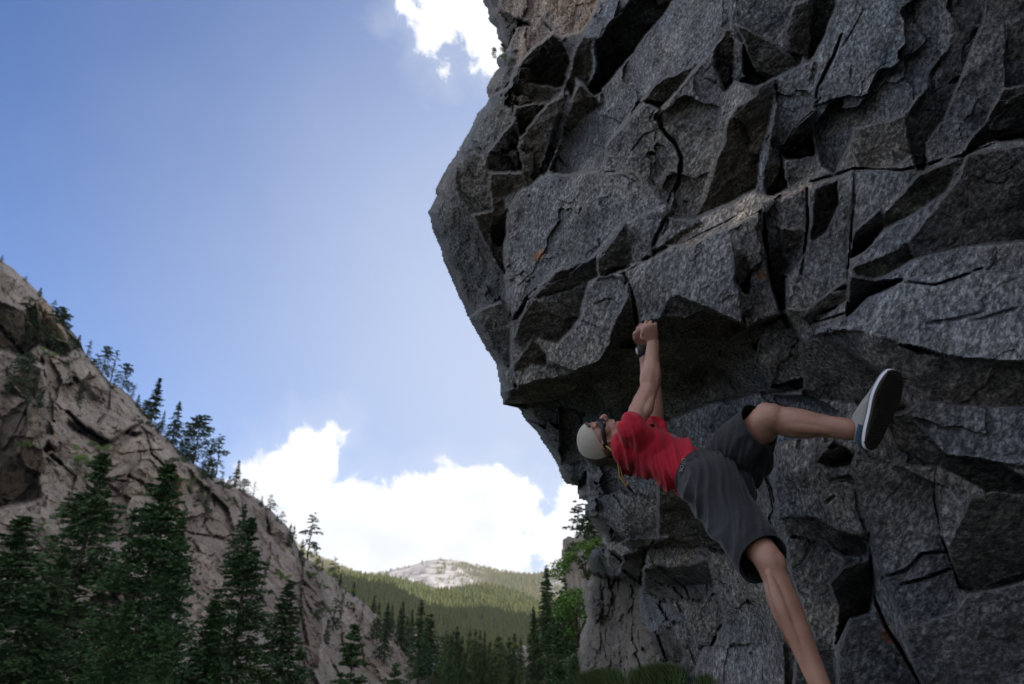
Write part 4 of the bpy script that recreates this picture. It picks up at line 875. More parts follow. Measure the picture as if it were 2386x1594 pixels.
def remeshed(name, parts, voxel, smooth=3, disp=None, cuts=(), solid=0):
    V, F = combine(parts); me = pymesh(name, V, F)
    bm = bmesh.new(); bm.from_mesh(me); bmesh.ops.recalc_face_normals(bm, faces=bm.faces); bm.to_mesh(me); bm.free()
    ob = bpy.data.objects.new(name, me); COL.objects.link(ob)
    r = ob.modifiers.new('r', 'REMESH'); r.mode = 'VOXEL'; r.voxel_size = voxel; r.use_smooth_shade = True
    s = ob.modifiers.new('s', 'SMOOTH'); s.iterations = smooth; s.factor = .5
    dg = bpy.context.evaluated_depsgraph_get(); ev = ob.evaluated_get(dg); nm = bpy.data.meshes.new_from_object(ev)
    bpy.data.objects.remove(ob); bpy.data.meshes.remove(me); nm.name = name
    n = len(nm.vertices); co = np.zeros(n * 3); nm.vertices.foreach_get('co', co); co = co.reshape(-1, 3)
    if cuts:
        bm = bmesh.new(); bm.from_mesh(nm)
        for h, ax, R in cuts:
            fs = [f for f in bm.faces if np.linalg.norm(np.array(f.calc_center_median()) - h) < R]
            gm = list({v for f in fs for v in f.verts}) + list({e for f in fs for e in f.edges}) + fs
            bmesh.ops.bisect_plane(bm, geom=gm, plane_co=Vector(h), plane_no=Vector(ax), dist=1e-6)
            kill = [f for f in bm.faces if (lambda c: (c - h) @ ax > 1e-5 and np.linalg.norm(c - h) < R)(np.array(f.calc_center_median()))]
            bmesh.ops.delete(bm, geom=kill, context='FACES')
        loose = [v for v in bm.verts if not v.link_faces]; bmesh.ops.delete(bm, geom=loose, context='VERTS')
        # keep the largest shell only
        seen = set(); best = []
        for v in bm.verts:
            if v in seen: continue
            stack = [v]; comp = []; seen.add(v)
            while stack:
                q = stack.pop(); comp.append(q)
                for e in q.link_edges:
                    w = e.other_vert(q)
                    if w not in seen: seen.add(w); stack.append(w)
            if len(comp) > len(best): best = comp
        bs = set(best); bmesh.ops.delete(bm, geom=[v for v in bm.verts if v not in bs], context='VERTS')
        bm.to_mesh(nm); bm.free(); nm.update()
        n = len(nm.vertices); co = np.zeros(n * 3); nm.vertices.foreach_get('co', co); co = co.reshape(-1, 3)
    if disp is not None:
        no = np.zeros(n * 3); nm.vertices.foreach_get('normal', no); wg = np.ones(n)
        for h, ax, R in cuts:
            dd = np.linalg.norm(co - h, axis=1); wg = np.where(dd < R * 1.15, wg * np.clip(np.abs((co - h) @ ax) / .03, .12, 1), wg)
        co = co + no.reshape(-1, 3) * (disp(co) * wg)[:, None]
        nm.vertices.foreach_set('co', co.ravel())
    nm.polygons.foreach_set('use_smooth', [True] * len(nm.polygons)); nm.update()
    return nm
def CV(x, y, d): return x * RIGHT + y * UP + d * FWD      # direction in view axes (depth positive away)

# joints
shN, shF = P(1472, 1001, 2.93), P(1526, 1003, 3.27)
elN, wrN = P(1513, 905, 3.12), P(1522, 797, 3.24)
elF, wrF = P(1520, 903, 3.40), P(1499, 812, 3.42)
neck0, neck1 = P(1456, 1030, 3.09), P(1428, 1026, 3.12)
chest, waist, pelv = P(1505, 1048, 3.08), P(1592, 1088, 2.93), P(1652, 1118, 2.82)
hipN, hipF = P(1662, 1140, 2.66), P(1672, 1108, 2.94)
knN, anN = P(1788, 1302, 2.27), P(1938, 1662, 2.02)
knF, anF = P(1792, 976, 2.66), P(1978, 1001, 2.52)
across = unit(shF - shN)
camdir = -FWD

def limb(pts, rad, hint, **k): return tube_mesh(pts, rad, hint, **k)
body = []
up_img = UP
spine = unit(pelv - chest)
front = unit(np.cross(spine, across)); 
if front @ UP < 0: front = -front
body.append(limb([neck0 - spine * .0, chest, waist, pelv, pelv + spine * .10], [(.10, .06), (.150, .090), (.122, .082), (.140, .095), (.09, .07)], across))
body.append(limb([neck0 + spine * .03, neck0, neck1], [(.075, .07), (.062, .062), (.058, .06)], across))
for sh in (shN, shF): body.append(limb([chest - spine * .04, sh + spine * .01], [.07, .046], across))
for sh, el, wr, side in ((shN, elN, wrN, 1), (shF, elF, wrF, -1)):
    ax = unit(wr - el)
    body.append(limb([sh, sh + (el - sh) * .45, el - (el - sh) * .08, el, el + (wr - el) * .25, el + (wr - el) * .6, wr],
                     [.042, .047, .043, .041, .045, .035, (.029, .022)], CV(1, 0, 0), n=22))
    body.append(ellipsoid(el + (wr - el) * .27 + CV(.012 * side, 0, -.008), np.array([unit(CV(1, 0, 0)), unit(np.cross(ax, CV(1, 0, 0))), ax]), (.034, .034, .085)))
    body.append(ellipsoid(sh + (el - sh) * .56 + CV(-.010, 0, 0), np.array([unit(CV(1, 0, 0)), unit(np.cross(ax, CV(1, 0, 0))), ax]), (.038, .038, .070)))
    if side == 1:    # tendons standing out under strain
        for q, z, rr_ in ((-.030, -.012, .021), (-.006, -.030, .020), (.020, -.024, .019), (.034, .0, .018)):
            body.append(limb([el - (wr - el) * .10 + CV(q * .8, 0, z * .7), el + (wr - el) * .22 + CV(q, 0, z), el + (wr - el) * .55 + CV(q * .75, 0, z * .8), wr + CV(q * .45, 0, z * .35)], [rr_ * .6, rr_, rr_ * .72, .006], CV(1, 0, 0), n=12))
        body.append(limb([sh + (el - sh) * .22 + CV(.005, 0, -.016), sh + (el - sh) * .5 + CV(.024, 0, -.030), el + CV(.012, 0, -.022)], [.018, .026, .012], CV(1, 0, 0), n=14))
        body.append(limb([sh + (el - sh) * .22 + CV(-.010, 0, -.008), sh + (el - sh) * .5 + CV(-.030, 0, -.018), el + CV(-.018, 0, -.016)], [.018, .026, .012], CV(1, 0, 0), n=14))
# legs
sideN = unit(np.cross(knN - hipN, CV(0, 0, 1)))
body.append(limb([pelv, hipN, hipN + (knN - hipN) * .5, knN - unit(knN - hipN) * .07, knN, knN + (anN - knN) * .13, knN + (anN - knN) * .35, knN + (anN - knN) * .7, anN, anN + unit(anN - knN) * .05],
                 [.10, .088, .070, .053, .048, .042, .044, .034, .030, .030], CV(1, 0, 0), n=24))
axs = unit(anN - knN); sN = unit(np.cross(axs, CV(0, 0, 1)))
if sN[0] > 0: sN = -sN          # towards the calf (left in the picture)
fr = np.array([sN, unit(np.cross(axs, sN)), axs])
body.append(ellipsoid(knN + (anN - knN) * .33 + sN * .018, fr, (.036, .036, .115)))          # calf
body.append(ellipsoid(knN - sN * .022 + axs * .012 + CV(0, 0, -.012), fr, (.030, .034, .042)))                # kneecap
body.append(limb([knN - sN * .03 + axs * .05, knN + (anN - knN) * .5 - sN * .024, anN - sN * .020], [.014, .013, .010], CV(1, 0, 0), n=12))   # shin ridge
body.append(limb([pelv, hipF, hipF + (knF - hipF) * .5, knF - unit(knF - hipF) * .06, knF, knF + (anF - knF) * .15, knF + (anF - knF) * .35, knF + (anF - knF) * .7, anF],
                 [.11, .096, .080, .066, .062, .054, .056, .043, .041], UP, n=24))
axf = unit(anF - knF); dn = unit(-UP - axf * (-UP @ axf)); fr = np.array([dn, unit(np.cross(axf, dn)), axf])
body.append(ellipsoid(knF + (anF - knF) * .32 + dn * .018, fr, (.044, .044, .105)))
body.append(ellipsoid(knF - dn * .022 - axf * .004 + CV(-.01, 0, 0), fr, (.042, .040, .042)))
body.append(limb([knF - dn * .030 + axf * .06, knF + (anF - knF) * .5 - dn * .028, anF - dn * .018], [.015, .014, .012], UP, n=12))
body.append(limb([knF + dn * .030 - axf * .05, knF + dn * .040 + axf * .02], [.014, .012], UP, n=12)); body.append(limb([knN + sN * .020 + axs * .03 + CV(0, 0, -.035), knN + (anN - knN) * .35 + sN * .024 + CV(0, 0, -.026), anN + sN * .020], [.013, .024, .009], CV(1, 0, 0), n=12))
body.append(limb([knF + axf * .03 + CV(0, 0, -.036), knF + (anF - knF) * .33 + dn * .012 + CV(0, 0, -.036), anF + dn * .010 + CV(0, 0, -.022)], [.014, .028, .008], UP, n=12))
body.append(ellipsoid(anF + CV(-.004, .004, -.022), fr, (.018, .018, .018)))
# hands: palm, four bent fingers of unequal length and a thumb each, hooked over the lip
def hand(wr, knuckle, grip, side_dir, dirs, s=1.0):
    """wr wrist, knuckle = centre of the knuckle row, grip = where the fingertips press, side_dir = index side"""
    d = unit(knuckle - wr); sd = unit(side_dir - d * (side_dir @ d)); nrm = unit(np.cross(d, sd)); L = np.linalg.norm(knuckle - wr)
    gd = unit(grip - knuckle)
    out_ = [limb([wr, wr + d * L * .5, knuckle], [(.024, .018), (.036, .017), (.040, .016)], sd, n=18)]
    for k, (o, ln) in enumerate(((.0315, .92), (.0108, 1.0), (-.0100, .95), (-.0300, .78))):
        k0 = knuckle + sd * o * s; b1, b2, b3 = [unit(q) for q in dirs]; k0 = k0 - d * (.006 * abs(k - 1) + .004 * (k == 3))
        p1 = k0 + b1 * .040 * ln * s; p2 = p1 + b2 * .028 * ln * s; p3 = p2 + b3 * .022 * ln * s
        out_.append(limb([k0 - d * .02, k0, p1, p2, p3], [.0080, .0096, .0086, .0078, .0065], sd, n=12, sub=4))
        out_.append(ellipsoid(k0 - b2 * .005, np.array([sd, nrm, d]), (.0098, .0098, .012), 12, 8)); out_.append(ellipsoid(p1 - b2 * .002, np.array([sd, nrm, d]), (.0092, .0092, .0095), 12, 8))
    t0 = wr + d * .025 + sd * .020; t1 = wr + d * L * .55 + sd * .044 + gd * .012; t2 = t1 + unit(d * .8 + gd * .7 - sd * .2) * .032; t3 = t2 + unit(gd - sd * .5 + d * .1) * .024
    out_.append(limb([t0, t1, t2, t3], [.012, .0125, .0105, .008], nrm, n=12, sub=4))
    return out_
knuN = P(1511, 768, 3.235); gripN = P(1528, 742, 3.33)
DIRS = (CV(.02, .93, .35), CV(.35, .10, .95), CV(.15, -.45, .85))
body += hand(wrN, knuN, gripN, CV(-1, -.12, .1), DIRS)
knuF = P(1490, 777, 3.40); gripF = P(1500, 748, 3.50)
body += hand(P(1498, 805, 3.425), knuF, gripF, CV(1, 0, .35), DIRS)
# head
Hc = P(1397, 1030, 3.12); hc = unit(CV(-.97, -.06, -.12)); hf = unit(CV(-.06, .99, .05) - hc * (CV(-.06, .99, .05) @ hc)); hr = unit(np.cross(hf, hc))
if hr @ FWD > 0: hr = -hr         # ear side facing the camera
HA = np.array([hr, hf, hc])
def hp(r, f, c): return Hc + hr * r + hf * f + hc * c
body += [ellipsoid(hp(0, -.008, .010), HA, (.075, .095, .078), 28, 18), ellipsoid(hp(0, .030, -.045), HA, (.060, .060, .062), 24, 16),
         ellipsoid(hp(0, .060, -.092), HA, (.030, .028, .024)), ellipsoid(hp(0, .078, .022), HA, (.048, .016, .012)),
         ellipsoid(hp(0, .068, .045), HA, (.052, .022, .03)),
         limb([hp(0, .080, .012), hp(0, .101, -.014), hp(0, .114, -.032), hp(0, .098, -.042)], [(.009, .009), (.011, .011), (.015, .012), (.010, .008)], hr, n=12, sub=4),
         ellipsoid(hp(.013, .098, -.034), HA, (.008, .009, .008), 10, 8), ellipsoid(hp(-.013, .098, -.034), HA, (.008, .009, .008), 10, 8),
         limb([hp(-.024, .082, -.054), hp(0, .093, -.053), hp(.024, .082, -.054)], [.005, .0075, .005], hc, n=10, sub=4),
         limb([hp(-.022, .082, -.071), hp(0, .092, -.070), hp(.022, .082, -.071)], [.005, .0085, .005], hc, n=10, sub=4),
         ellipsoid(hp(.044, .050, -.018), HA, (.026, .026, .026)), ellipsoid(hp(-.044, .050, -.018), HA, (.026, .026, .026)),
         limb([hp(.062, -.015, -.035), hp(.055, .02, -.072), hp(.02, .058, -.100)], [.020, .018, .018], hf, n=12),
         limb([hp(-.062, -.015, -.035), hp(-.055, .02, -.072), hp(-.02, .058, -.100)], [.020, .018, .018], hf, n=12),
         limb([neck0, hp(0, -.02, -.06)], [(.062, .060), (.058, .062)], hr)]
for sgn in (1, -1):     # ears: rim and lobe
    e = hp(.078 * sgn, -.012, -.018)
    ring = [e + hf * .020 * math.cos(a) + hc * .030 * math.sin(a) + hr * sgn * (.010 if math.cos(a) < 0 else .002) for a in np.linspace(-2.2, 2.4, 9)]
    body.append(limb(ring, [.0055] * 9, hr, n=8, sub=3)); body.append(ellipsoid(e + hc * -.026 + hf * .004, HA, (.006, .010, .010), 10, 8))
    body.append(ellipsoid(e + hf * .012 - hr * sgn * .006, HA, (.012, .010, .016), 10, 8))
bme = remeshed('person', body, .0040, 3)
person = link('person', bme, M['skin'])
tag(person, 'climber in red shirt, charcoal shorts and backwards cream cap hanging under the rock roof', 'person')
def child(name, me, mat, parent=person, label=None):
    o = link(name, me, mat, parent)
    if label: o['label'] = label
    return o
child('teeth', pymesh('teeth', *ellipsoid(hp(0, .084, -.0625), HA, (.016, .006, .005), 12, 8)), M['teeth'])
child('hair', pymesh('hair', *combine([ellipsoid(hp(.068 * g, -.012, .028), HA, (.012, .035, .022), 16, 10) for g in (1, -1)] + [ellipsoid(hp(0, -.080, -.02), HA, (.060, .022, .030), 16, 10)])), plain('brown_hair', (.05, .035, .025), .8, .2, .4, 60, .004))

# shirt
def folds(dirv, freq, a, seed=0, ref=None):
    d = unit(dirv)
    def f(co):
        q = co + .022 * np.stack([perlin(co * 5 + seed + k * 9) for k in range(3)], -1)
        al_ = q @ d; rest = q - al_[:, None] * d
        s1 = np.stack([al_ * freq, (rest @ RIGHT) * freq * .13, (rest @ UP) * freq * .13], -1)
        r = np.clip(1 - np.abs(perlin(s1 + seed)) * 3.4, -.2, 1) ; r2 = np.clip(1 - np.abs(perlin(s1 * 1.9 + seed + 5)) * 3.0, -.3, 1)
        w = .35 + .65 * np.clip(perlin(co * 4 + seed + 2) * 2 + .5, 0, 1)
        return np.clip(a * ((.8 * r + .4 * r2 - .3) * w + .25 * perlin(co * 8 + seed)), -.003, .03)
    return f
sl_ax = unit(elN - shN); slF = unit(elF - shF)
shirt_parts = [limb([neck0 - spine * .015, neck0 + spine * .045 - front * .02, chest + front * .004, waist, waist + spine * .11], [(.075, .060), (.145, .088), (.178, .112), (.146, .102), (.136, .094)], across, n=28)]
shirt_parts.append(limb([shN + spine * .012, chest * .45 + shN * .55 + spine * .05, waist - across * .055 - spine * .06], [.058, .085, .084], across, n=24))
shirt_parts.append(limb([neck0 + spine * .02 - front * .03, shN * .75 + neck0 * .25 + spine * .02 - front * .02], [.052, .052], across, n=20))
for sh, ax in ((shN, sl_ax), (shF, slF)):
    shirt_parts.append(limb([chest - spine * .03 - front * .01, chest * .5 + sh * .5 - spine * .01, sh + spine * .005, sh + ax * .055], [.080, .070, .057, .058], CV(1, 0, 0), n=22, flat=True))
hemN = shN + sl_ax * .046; 
cutN = unit(sl_ax + CV(.25, 0, 0)); cutF = unit(slF + CV(.2, 0, 0))
sh_dir = unit(CV(.95, .25, -.1))
shirt = remeshed('shirt', shirt_parts, .0052, 3, disp=folds(sh_dir, 27, .040, 3),
    cuts=[(hemN, cutN, .085), (shF + slF * .046, cutF, .085), (waist + spine * .095, unit(spine + front * .10), .32), (neck0 + spine * .022, unit(-spine - front * .42), .15)])
so = child('shirt', shirt, M['shirt'])
m = so.modifiers.new('thickness', 'SOLIDIFY'); m.thickness = .003; m.offset = -1
# shorts
hemNp = P(1778, 1304, 2.30); hemFp = P(1768, 990, 2.70); aN = unit(hemNp - hipN); aF = unit(hemFp - hipF)
sh_parts = [limb([waist + spine * .055, waist + spine * .11, pelv + spine * .02, pelv + spine * .11], [(.150, .114), (.156, .110), (.160, .112), (.11, .09)], across, n=28),
            limb([pelv + spine * .02 - across * .04, hipN + aN * .02, hipN + (hemNp - hipN) * .55, hemNp, hemNp + aN * .06], [.118, .112, .086, (.090, .096), (.090, .098)], unit(np.cross(aN, FWD)), n=26),
            limb([pelv + spine * .02 + across * .04, hipF + aF * .02, hipF + (hemFp - hipF) * .55, hemFp, hemFp + aF * .06], [.12, .122, .112, (.088, .096), (.086, .096)], unit(np.cross(aF, FWD)), n=26),
            limb([hipF + CV(.02, -.06, -.02), hipF + (hemFp - hipF) * .6 + CV(.03, -.075, .0), hemFp + CV(.005, -.075, 0)], [.085, .075, .04], UP, n=16)]
fold_dir = unit(CV(.96, -.12, -.1))
shorts = remeshed('shorts', sh_parts, .0058, 3, disp=folds(fold_dir, 21, .027, 11),
    cuts=[(hemNp, unit(aN + CV(.10, .10, 0)), .20), (hemFp, unit(aF + CV(.25, -.1, 0)), .17), (waist + spine * .075, -spine, .30)])
po = child('shorts', shorts, M['shorts'])
m = po.modifiers.new('thickness', 'SOLIDIFY'); m.thickness = .003; m.offset = -1
def surf_text(name, body_, size, p, xdir, ydir, mat, parent, align='CENTER'):
    cu = bpy.data.curves.new(name, 'FONT'); cu.body = body_; cu.size = size; cu.extrude = .0008; cu.align_x = align; cu.align_y = 'CENTER'
    o = bpy.data.objects.new(name, cu); COL.objects.link(o)
    x = unit(xdir); z = unit(np.cross(x, ydir)); y = np.cross(z, x)
    o.matrix_world = Matrix(((x[0], y[0], z[0], p[0]), (x[1], y[1], z[1], p[1]), (x[2], y[2], z[2], p[2]), (0, 0, 0, 1)))
    dg = bpy.context.evaluated_depsgraph_get(); dg.update(); me = bpy.data.meshes.new_from_object(o.evaluated_get(dg)); mw = o.matrix_world.copy()
    me.transform(Matrix(((x[0], y[0], z[0], p[0]), (x[1], y[1], z[1], p[1]), (x[2], y[2], z[2], p[2]), (0, 0, 0, 1))))
    bpy.data.objects.remove(o); bpy.data.curves.remove(cu); return link(name, me, mat, parent)
def on_surface(obj_me, px, py):
    """first hit of the view ray with a mesh given in world coordinates"""
    from mathutils.bvhtree import BVHTree
    bm = bmesh.new(); bm.from_mesh(obj_me); t = BVHTree.FromBMesh(bm); bm.free()
    r = ray(px, py); h = t.ray_cast(Vector(CAM), Vector(r))
    return (np.array(h[0]), np.array(h[1])) if h[0] is not None else (P(px, py, 2.8), -r)
hp_, hn_ = on_surface(shorts, 1594, 1088)
sgn = 1 if hn_ @ FWD < 0 else -1
surf_text('logo', 'UTOR', .021, hp_ + hn_ * sgn * .015, unit(P(1588, 1100, 2.8) - P(1594, 1076, 2.8)), unit(P(1602, 1088, 2.8) - P(1590, 1088, 2.8)), M['print'], po)
hp_, hn_ = on_surface(shirt, 1568, 1022)
sgn = 1 if hn_ @ FWD < 0 else -1
surf_text('chest_print', 'RK', .024, hp_ + hn_ * sgn * .009, unit(P(1582, 1028, 2.9) - P(1562, 1019, 2.9)), UP, M['print'], so)
# cap worn backwards
hcC = unit(hc - .40 * hf); hfC = unit(hf - hcC * (hf @ hcC))
def hq(r, f, c): return Hc + hc * .012 - hf * .006 + hr * r + hfC * f + hcC * c
def dome(cut_lo, cut_hi, scale, th0, th1, n=40, rows=14, phi0=0, phi1=2 * math.pi):
    V = []; F = []
    for i in range(rows + 1):
        th = th0 + (th1 - th0) * i / rows
        for k in range(n + 1):
            ph = phi0 + (phi1 - phi0) * k / n
            seam = 1 - .012 * max(0, 1 - abs(((ph * 3 / math.pi + .5) % 1) - .5) * 14) 
            r = (math.sin(th) * math.cos(ph) * .083 * scale * seam, math.sin(th) * math.sin(ph) * .104 * scale * seam, math.cos(th) * .086 * scale)
            V.append(hq(r[0], r[1], r[2]))
    for i in range(rows):
        for k in range(n): F.append((i * (n + 1) + k, i * (n + 1) + k + 1, (i + 1) * (n + 1) + k + 1, (i + 1) * (n + 1) + k))
    return np.array(V), F
capm = child('cap', pymesh('cap', *dome(0, 0, 1.0, 0, 1.56, phi0=math.radians(-38), phi1=math.radians(218))), M['capmesh'])
mm = capm.modifiers.new('t', 'SOLIDIFY'); mm.thickness = .003
cf = link('front_panel', pymesh('front_panel', *dome(0, 0, 1.012, .35, 1.66, n=20, phi0=math.radians(212), phi1=math.radians(328))), M['capdark'], capm)
mm = cf.modifiers.new('t', 'SOLIDIFY'); mm.thickness = .003
V = []; F = []
for i in range(9):          # visor: curved plate behind the neck
    u_ = -1 + 2 * i / 8
    for j in range(6):
        w_ = j / 5
        r = u_ * .070; reach = .088 * (1 - .35 * u_ * u_) * w_
        f0 = -.010 - .104 * math.sqrt(max(0, 1 - (r / .085) ** 2))
        V.append(hq(r, f0 + .004 + .020 * u_ * u_ * w_, .002) - hc * reach * .84 - hf * reach * .54)
for i in range(8):
    for j in range(5): F.append((i * 6 + j, i * 6 + j + 1, (i + 1) * 6 + j + 1, (i + 1) * 6 + j))
vz = link('visor', pymesh('visor', V, F), M['capdark'], capm); mm = vz.modifiers.new('t', 'SOLIDIFY'); mm.thickness = .004
sb = link('strap', pymesh('strap', *limb([hq(-.045, .094, .006), hq(0, .106, .006), hq(.045, .094, .006)], [(.009, .003)] * 3, hc, n=10, sub=6)), M['capdark'], capm)
smm = link('seam', pymesh('seam', *combine([limb([hq(math.sin(t_) * math.cos(p_) * .0835, math.sin(t_) * math.sin(p_) * .1045, math.cos(t_) * .0865) for t_ in np.linspace(.08, 1.5, 7)], [.0022] * 7, hfC * math.cos(p_) - hr * math.sin(p_), n=6, sub=3) for p_ in (math.radians(-5), math.radians(30), math.radians(90), math.radians(150), math.radians(185), math.radians(215), math.radians(325))])), M['capseam'], capm)
bt = link('button', pymesh('button', *ellipsoid(hq(0, 0, .087), HA, (.008, .008, .005), 10, 8)), M['capdark'], capm)
# sunglasses
gl = child('sunglasses', pymesh('sunglasses', *combine([limb([hp(.034 * g, .094, -.002), hp(.070 * g, .070, -.001), hp(.083 * g, .02, -.004), hp(.081 * g, -.014, -.008)], [(.011, .005), (.011, .005), (.009, .004), (.007, .003)], hc, n=10, sub=5) for g in (1, -1)])), M['black'])
for g in (1, -1):
    V, F = ellipsoid(np.zeros(3), np.eye(3), (1, 1, 1), 20, 12)
    VV_ = []
    for x, y, z in V:      # wrap-round lens: a shallow shell bent round the cheek
        a = x * .55 + .52
        VV_.append(hp(g * math.sin(a) * .078 + 0, .012 + math.cos(a) * .094 + y * .0035, -.006 + z * .021 * (1 - .25 * max(0, x))))
    link('lens', pymesh('lens', VV_, F), M['lens'], gl)
c1 = [P(1413, 1040, 3.02), P(1428, 1052, 3.00), P(1438, 1068, 3.0), P(1441, 1090, 3.0), P(1445, 1112, 3.0), P(1456, 1128, 3.0), P(1466, 1137, 3.0)]
c2 = [P(1416, 1044, 3.03), P(1436, 1062, 3.02), P(1442, 1080, 3.01), P(1447, 1096, 3.01), P(1451, 1112, 3.0), P(1459, 1126, 3.0), P(1466, 1137, 3.0)]
rc = child('glasses_cord', pymesh('glasses_cord', *limb(c1, [.0030] * 7, FWD, n=8)), M['cord'])
link('cord_strand', pymesh('cord_strand', *limb(c2, [.0026] * 7, FWD, n=8)), M['cord2'], rc)
link('cord_bead', pymesh('cord_bead', *combine([limb([P(1463, 1134, 3.0), P(1471, 1143, 3.0)], [.007, .007], FWD, n=10), limb([P(1470, 1142, 3.0), P(1476, 1149, 3.0), P(1472, 1156, 3.0)], [.004, .003, .002], FWD, n=8)])), M['black'], rc)
# watch on the far wrist
wc = P(1499.5, 819, 3.42); wax = unit(wrF - elF)
wt = child('watch', pymesh('watch', *combine([limb([wc - wax * .011, wc + wax * .011], [(.036, .030), (.035, .029)], CV(1, 0, 0), n=24, caps=True, sub=3)])), M['black'])
link('watch_face', pymesh('watch_face', *ellipsoid(wc + CV(-.033, 0, -.004), np.array([wax, unit(np.cross(wax, CV(1, 0, 0))), CV(1, 0, 0)]), (.018, .018, .006), 20, 10)), M['steel'], wt)
# shoes
sL = unit(CV(.36, .93, 0)); sN_ = unit(CV(.10, -.0387, -1)); sW = unit(np.cross(sL, sN_))
if sW @ RIGHT > 0: sW = -sW      # +W = visible left side of the shoe
sc = P(2058, 956, 2.42)
def outline(k, grow=0.0, toe=1.0):
    """sole outline point, k 0..1 round the shoe, in (length, width)"""
    a = 2 * math.pi * k; x = math.cos(a); y = math.sin(a)
    l = x * .147; w = .050 if x > 0 else .036
    wid = (.037 + .014 * (1 / (1 + math.exp(-8 * (x - .05))))) * (abs(y) ** .72) * (1 if y >= 0 else -1)
    wid += .006 * x
    return l * toe + (grow * x), wid + grow * y
def layer(z, grow, toe=1.0, lift=0, n=56):
    return [(*(outline(i / n, grow, toe)), z, lift) for i in range(n)]
def shoe(origin, L, W, Nn):
    def put(l, w, z): return origin + L * l + W * w + Nn * z
    def loft(rows, cap0=True, cap1=True):
        n = len(rows[0]); V = []; F = []
        for r in rows: V += [put(l, w, z) for l, w, z, _ in r]
        for i in range(len(rows) - 1):
            for k in range(n): F.append((i * n + k, i * n + (k + 1) % n, (i + 1) * n + (k + 1) % n, (i + 1) * n + k))
        if cap0: F.append(tuple(range(n)))
        if cap1: F.append(tuple(reversed(range((len(rows) - 1) * n, len(rows) * n))))
        return V, F
    sole = pymesh('outsole', *loft([layer(.004, -.006), layer(.004, -.001), layer(.000, .001), layer(-.006, .001)]), smooth=False)
    treads = []
    for i in range(26):
        l = -.135 + i * .0105; w = .030 + .012 * (l > 0)
        for s_ in (-1, 1):
            c0 = put(l, s_ * w * .48 + .004 * (l > 0), .0055)
            V, F = [], []
            for dz in (-.002, .0025):
                for a, b in ((-1, -1), (1, -1), (1, 1), (-1, 1)): V.append(c0 + L * (a * .0034 + b * s_ * .005) + W * b * w * .42 + Nn * dz)
            F = [(4, 5, 6, 7), (0, 1, 5, 4), (1, 2, 6, 5), (2, 3, 7, 6), (3, 0, 4, 7)]
            treads.append((np.array(V), F))
    Vt, Ft = combine(treads)
    band = pymesh('rubber_band', *loft([layer(-.006, .002), layer(-.010, .0035), layer(-.026, .003), layer(-.030, .001)], False, False))
    line = pymesh('band_stripe', *loft([layer(-.0215, .0042), layer(-.0245, .0042)], False, False))
    # upper: from the band up to the collar
    rows = [layer(-.026, -.001)]
    n = 56
    for q in (.25, .5, .75, 1.0):
        r = []
        for i in range(n):
            l, w = outline(i / n)
            tl = -.075 + .045 * math.cos(2 * math.pi * i / n); tw = .030 * math.sin(2 * math.pi * i / n)
            s_ = q ** (1.15 if math.cos(2 * math.pi * i / n) < .2 else .55); hgt = -.026 - .075 * math.sin(q * math.pi / 2)
            fl = l * (1 - s_) + tl * s_ - .02 * math.sin(q * math.pi) * max(0, math.cos(2 * math.pi * i / n)) * -1
            fw = w * (1 - s_ ** 1.5) + tw * s_ ** 1.5
            r.append((fl, fw, hgt, 0))
        rows.append(r)
    upper = pymesh('upper', *loft(rows, False, False))
    hrows = []
    for z, g in ((-.027, .0005), (-.05, .002), (-.078, -.003)):
        r = []
        for i in range(15):
            k = .33 + .34 * i / 14; l, w = outline(k)
            sh_ = (-.027 - z) / .075
            r.append(put(l * (1 - .12 * sh_) - g - .003, w * (1 - .10 * sh_) * 1.05, z))
        hrows.append(r)
    V = [p for r in hrows for p in r]; F = [(i * 15 + k, i * 15 + k + 1, (i + 1) * 15 + k + 1, (i + 1) * 15 + k) for i in range(2) for k in range(14)]
    heel = pymesh('heel_counter', V, F)
    return sole, (Vt, Ft), band, line, upper, heel
def build_shoe(*a):
    sole, tr, band, line, upper, heel = shoe(*a)
    s = child('shoe', upper, M['canvas']); mm = s.modifiers.new('t', 'SOLIDIFY'); mm.thickness = .003
    link('outsole', sole, M['sole'], s); link('tread', pymesh('tread', *tr, smooth=False), M['sole'], s)
    link('rubber_band', band, M['foxing'], s); link('band_stripe', line, M['navy'], s)
    h = link('heel_counter', heel, M['navy'], s); mm = h.modifiers.new('t', 'SOLIDIFY'); mm.thickness = .003
build_shoe(sc, sL, sW, sN_)
build_shoe(anN + unit(anN - knN) * .10 + CV(.06, 0, -.03), unit(CV(.75, -.35, -.45)), unit(np.cross(unit(CV(.75, -.35, -.45)), unit(CV(-.3, -.9, .2)))), unit(CV(-.25, -.9, .28)))
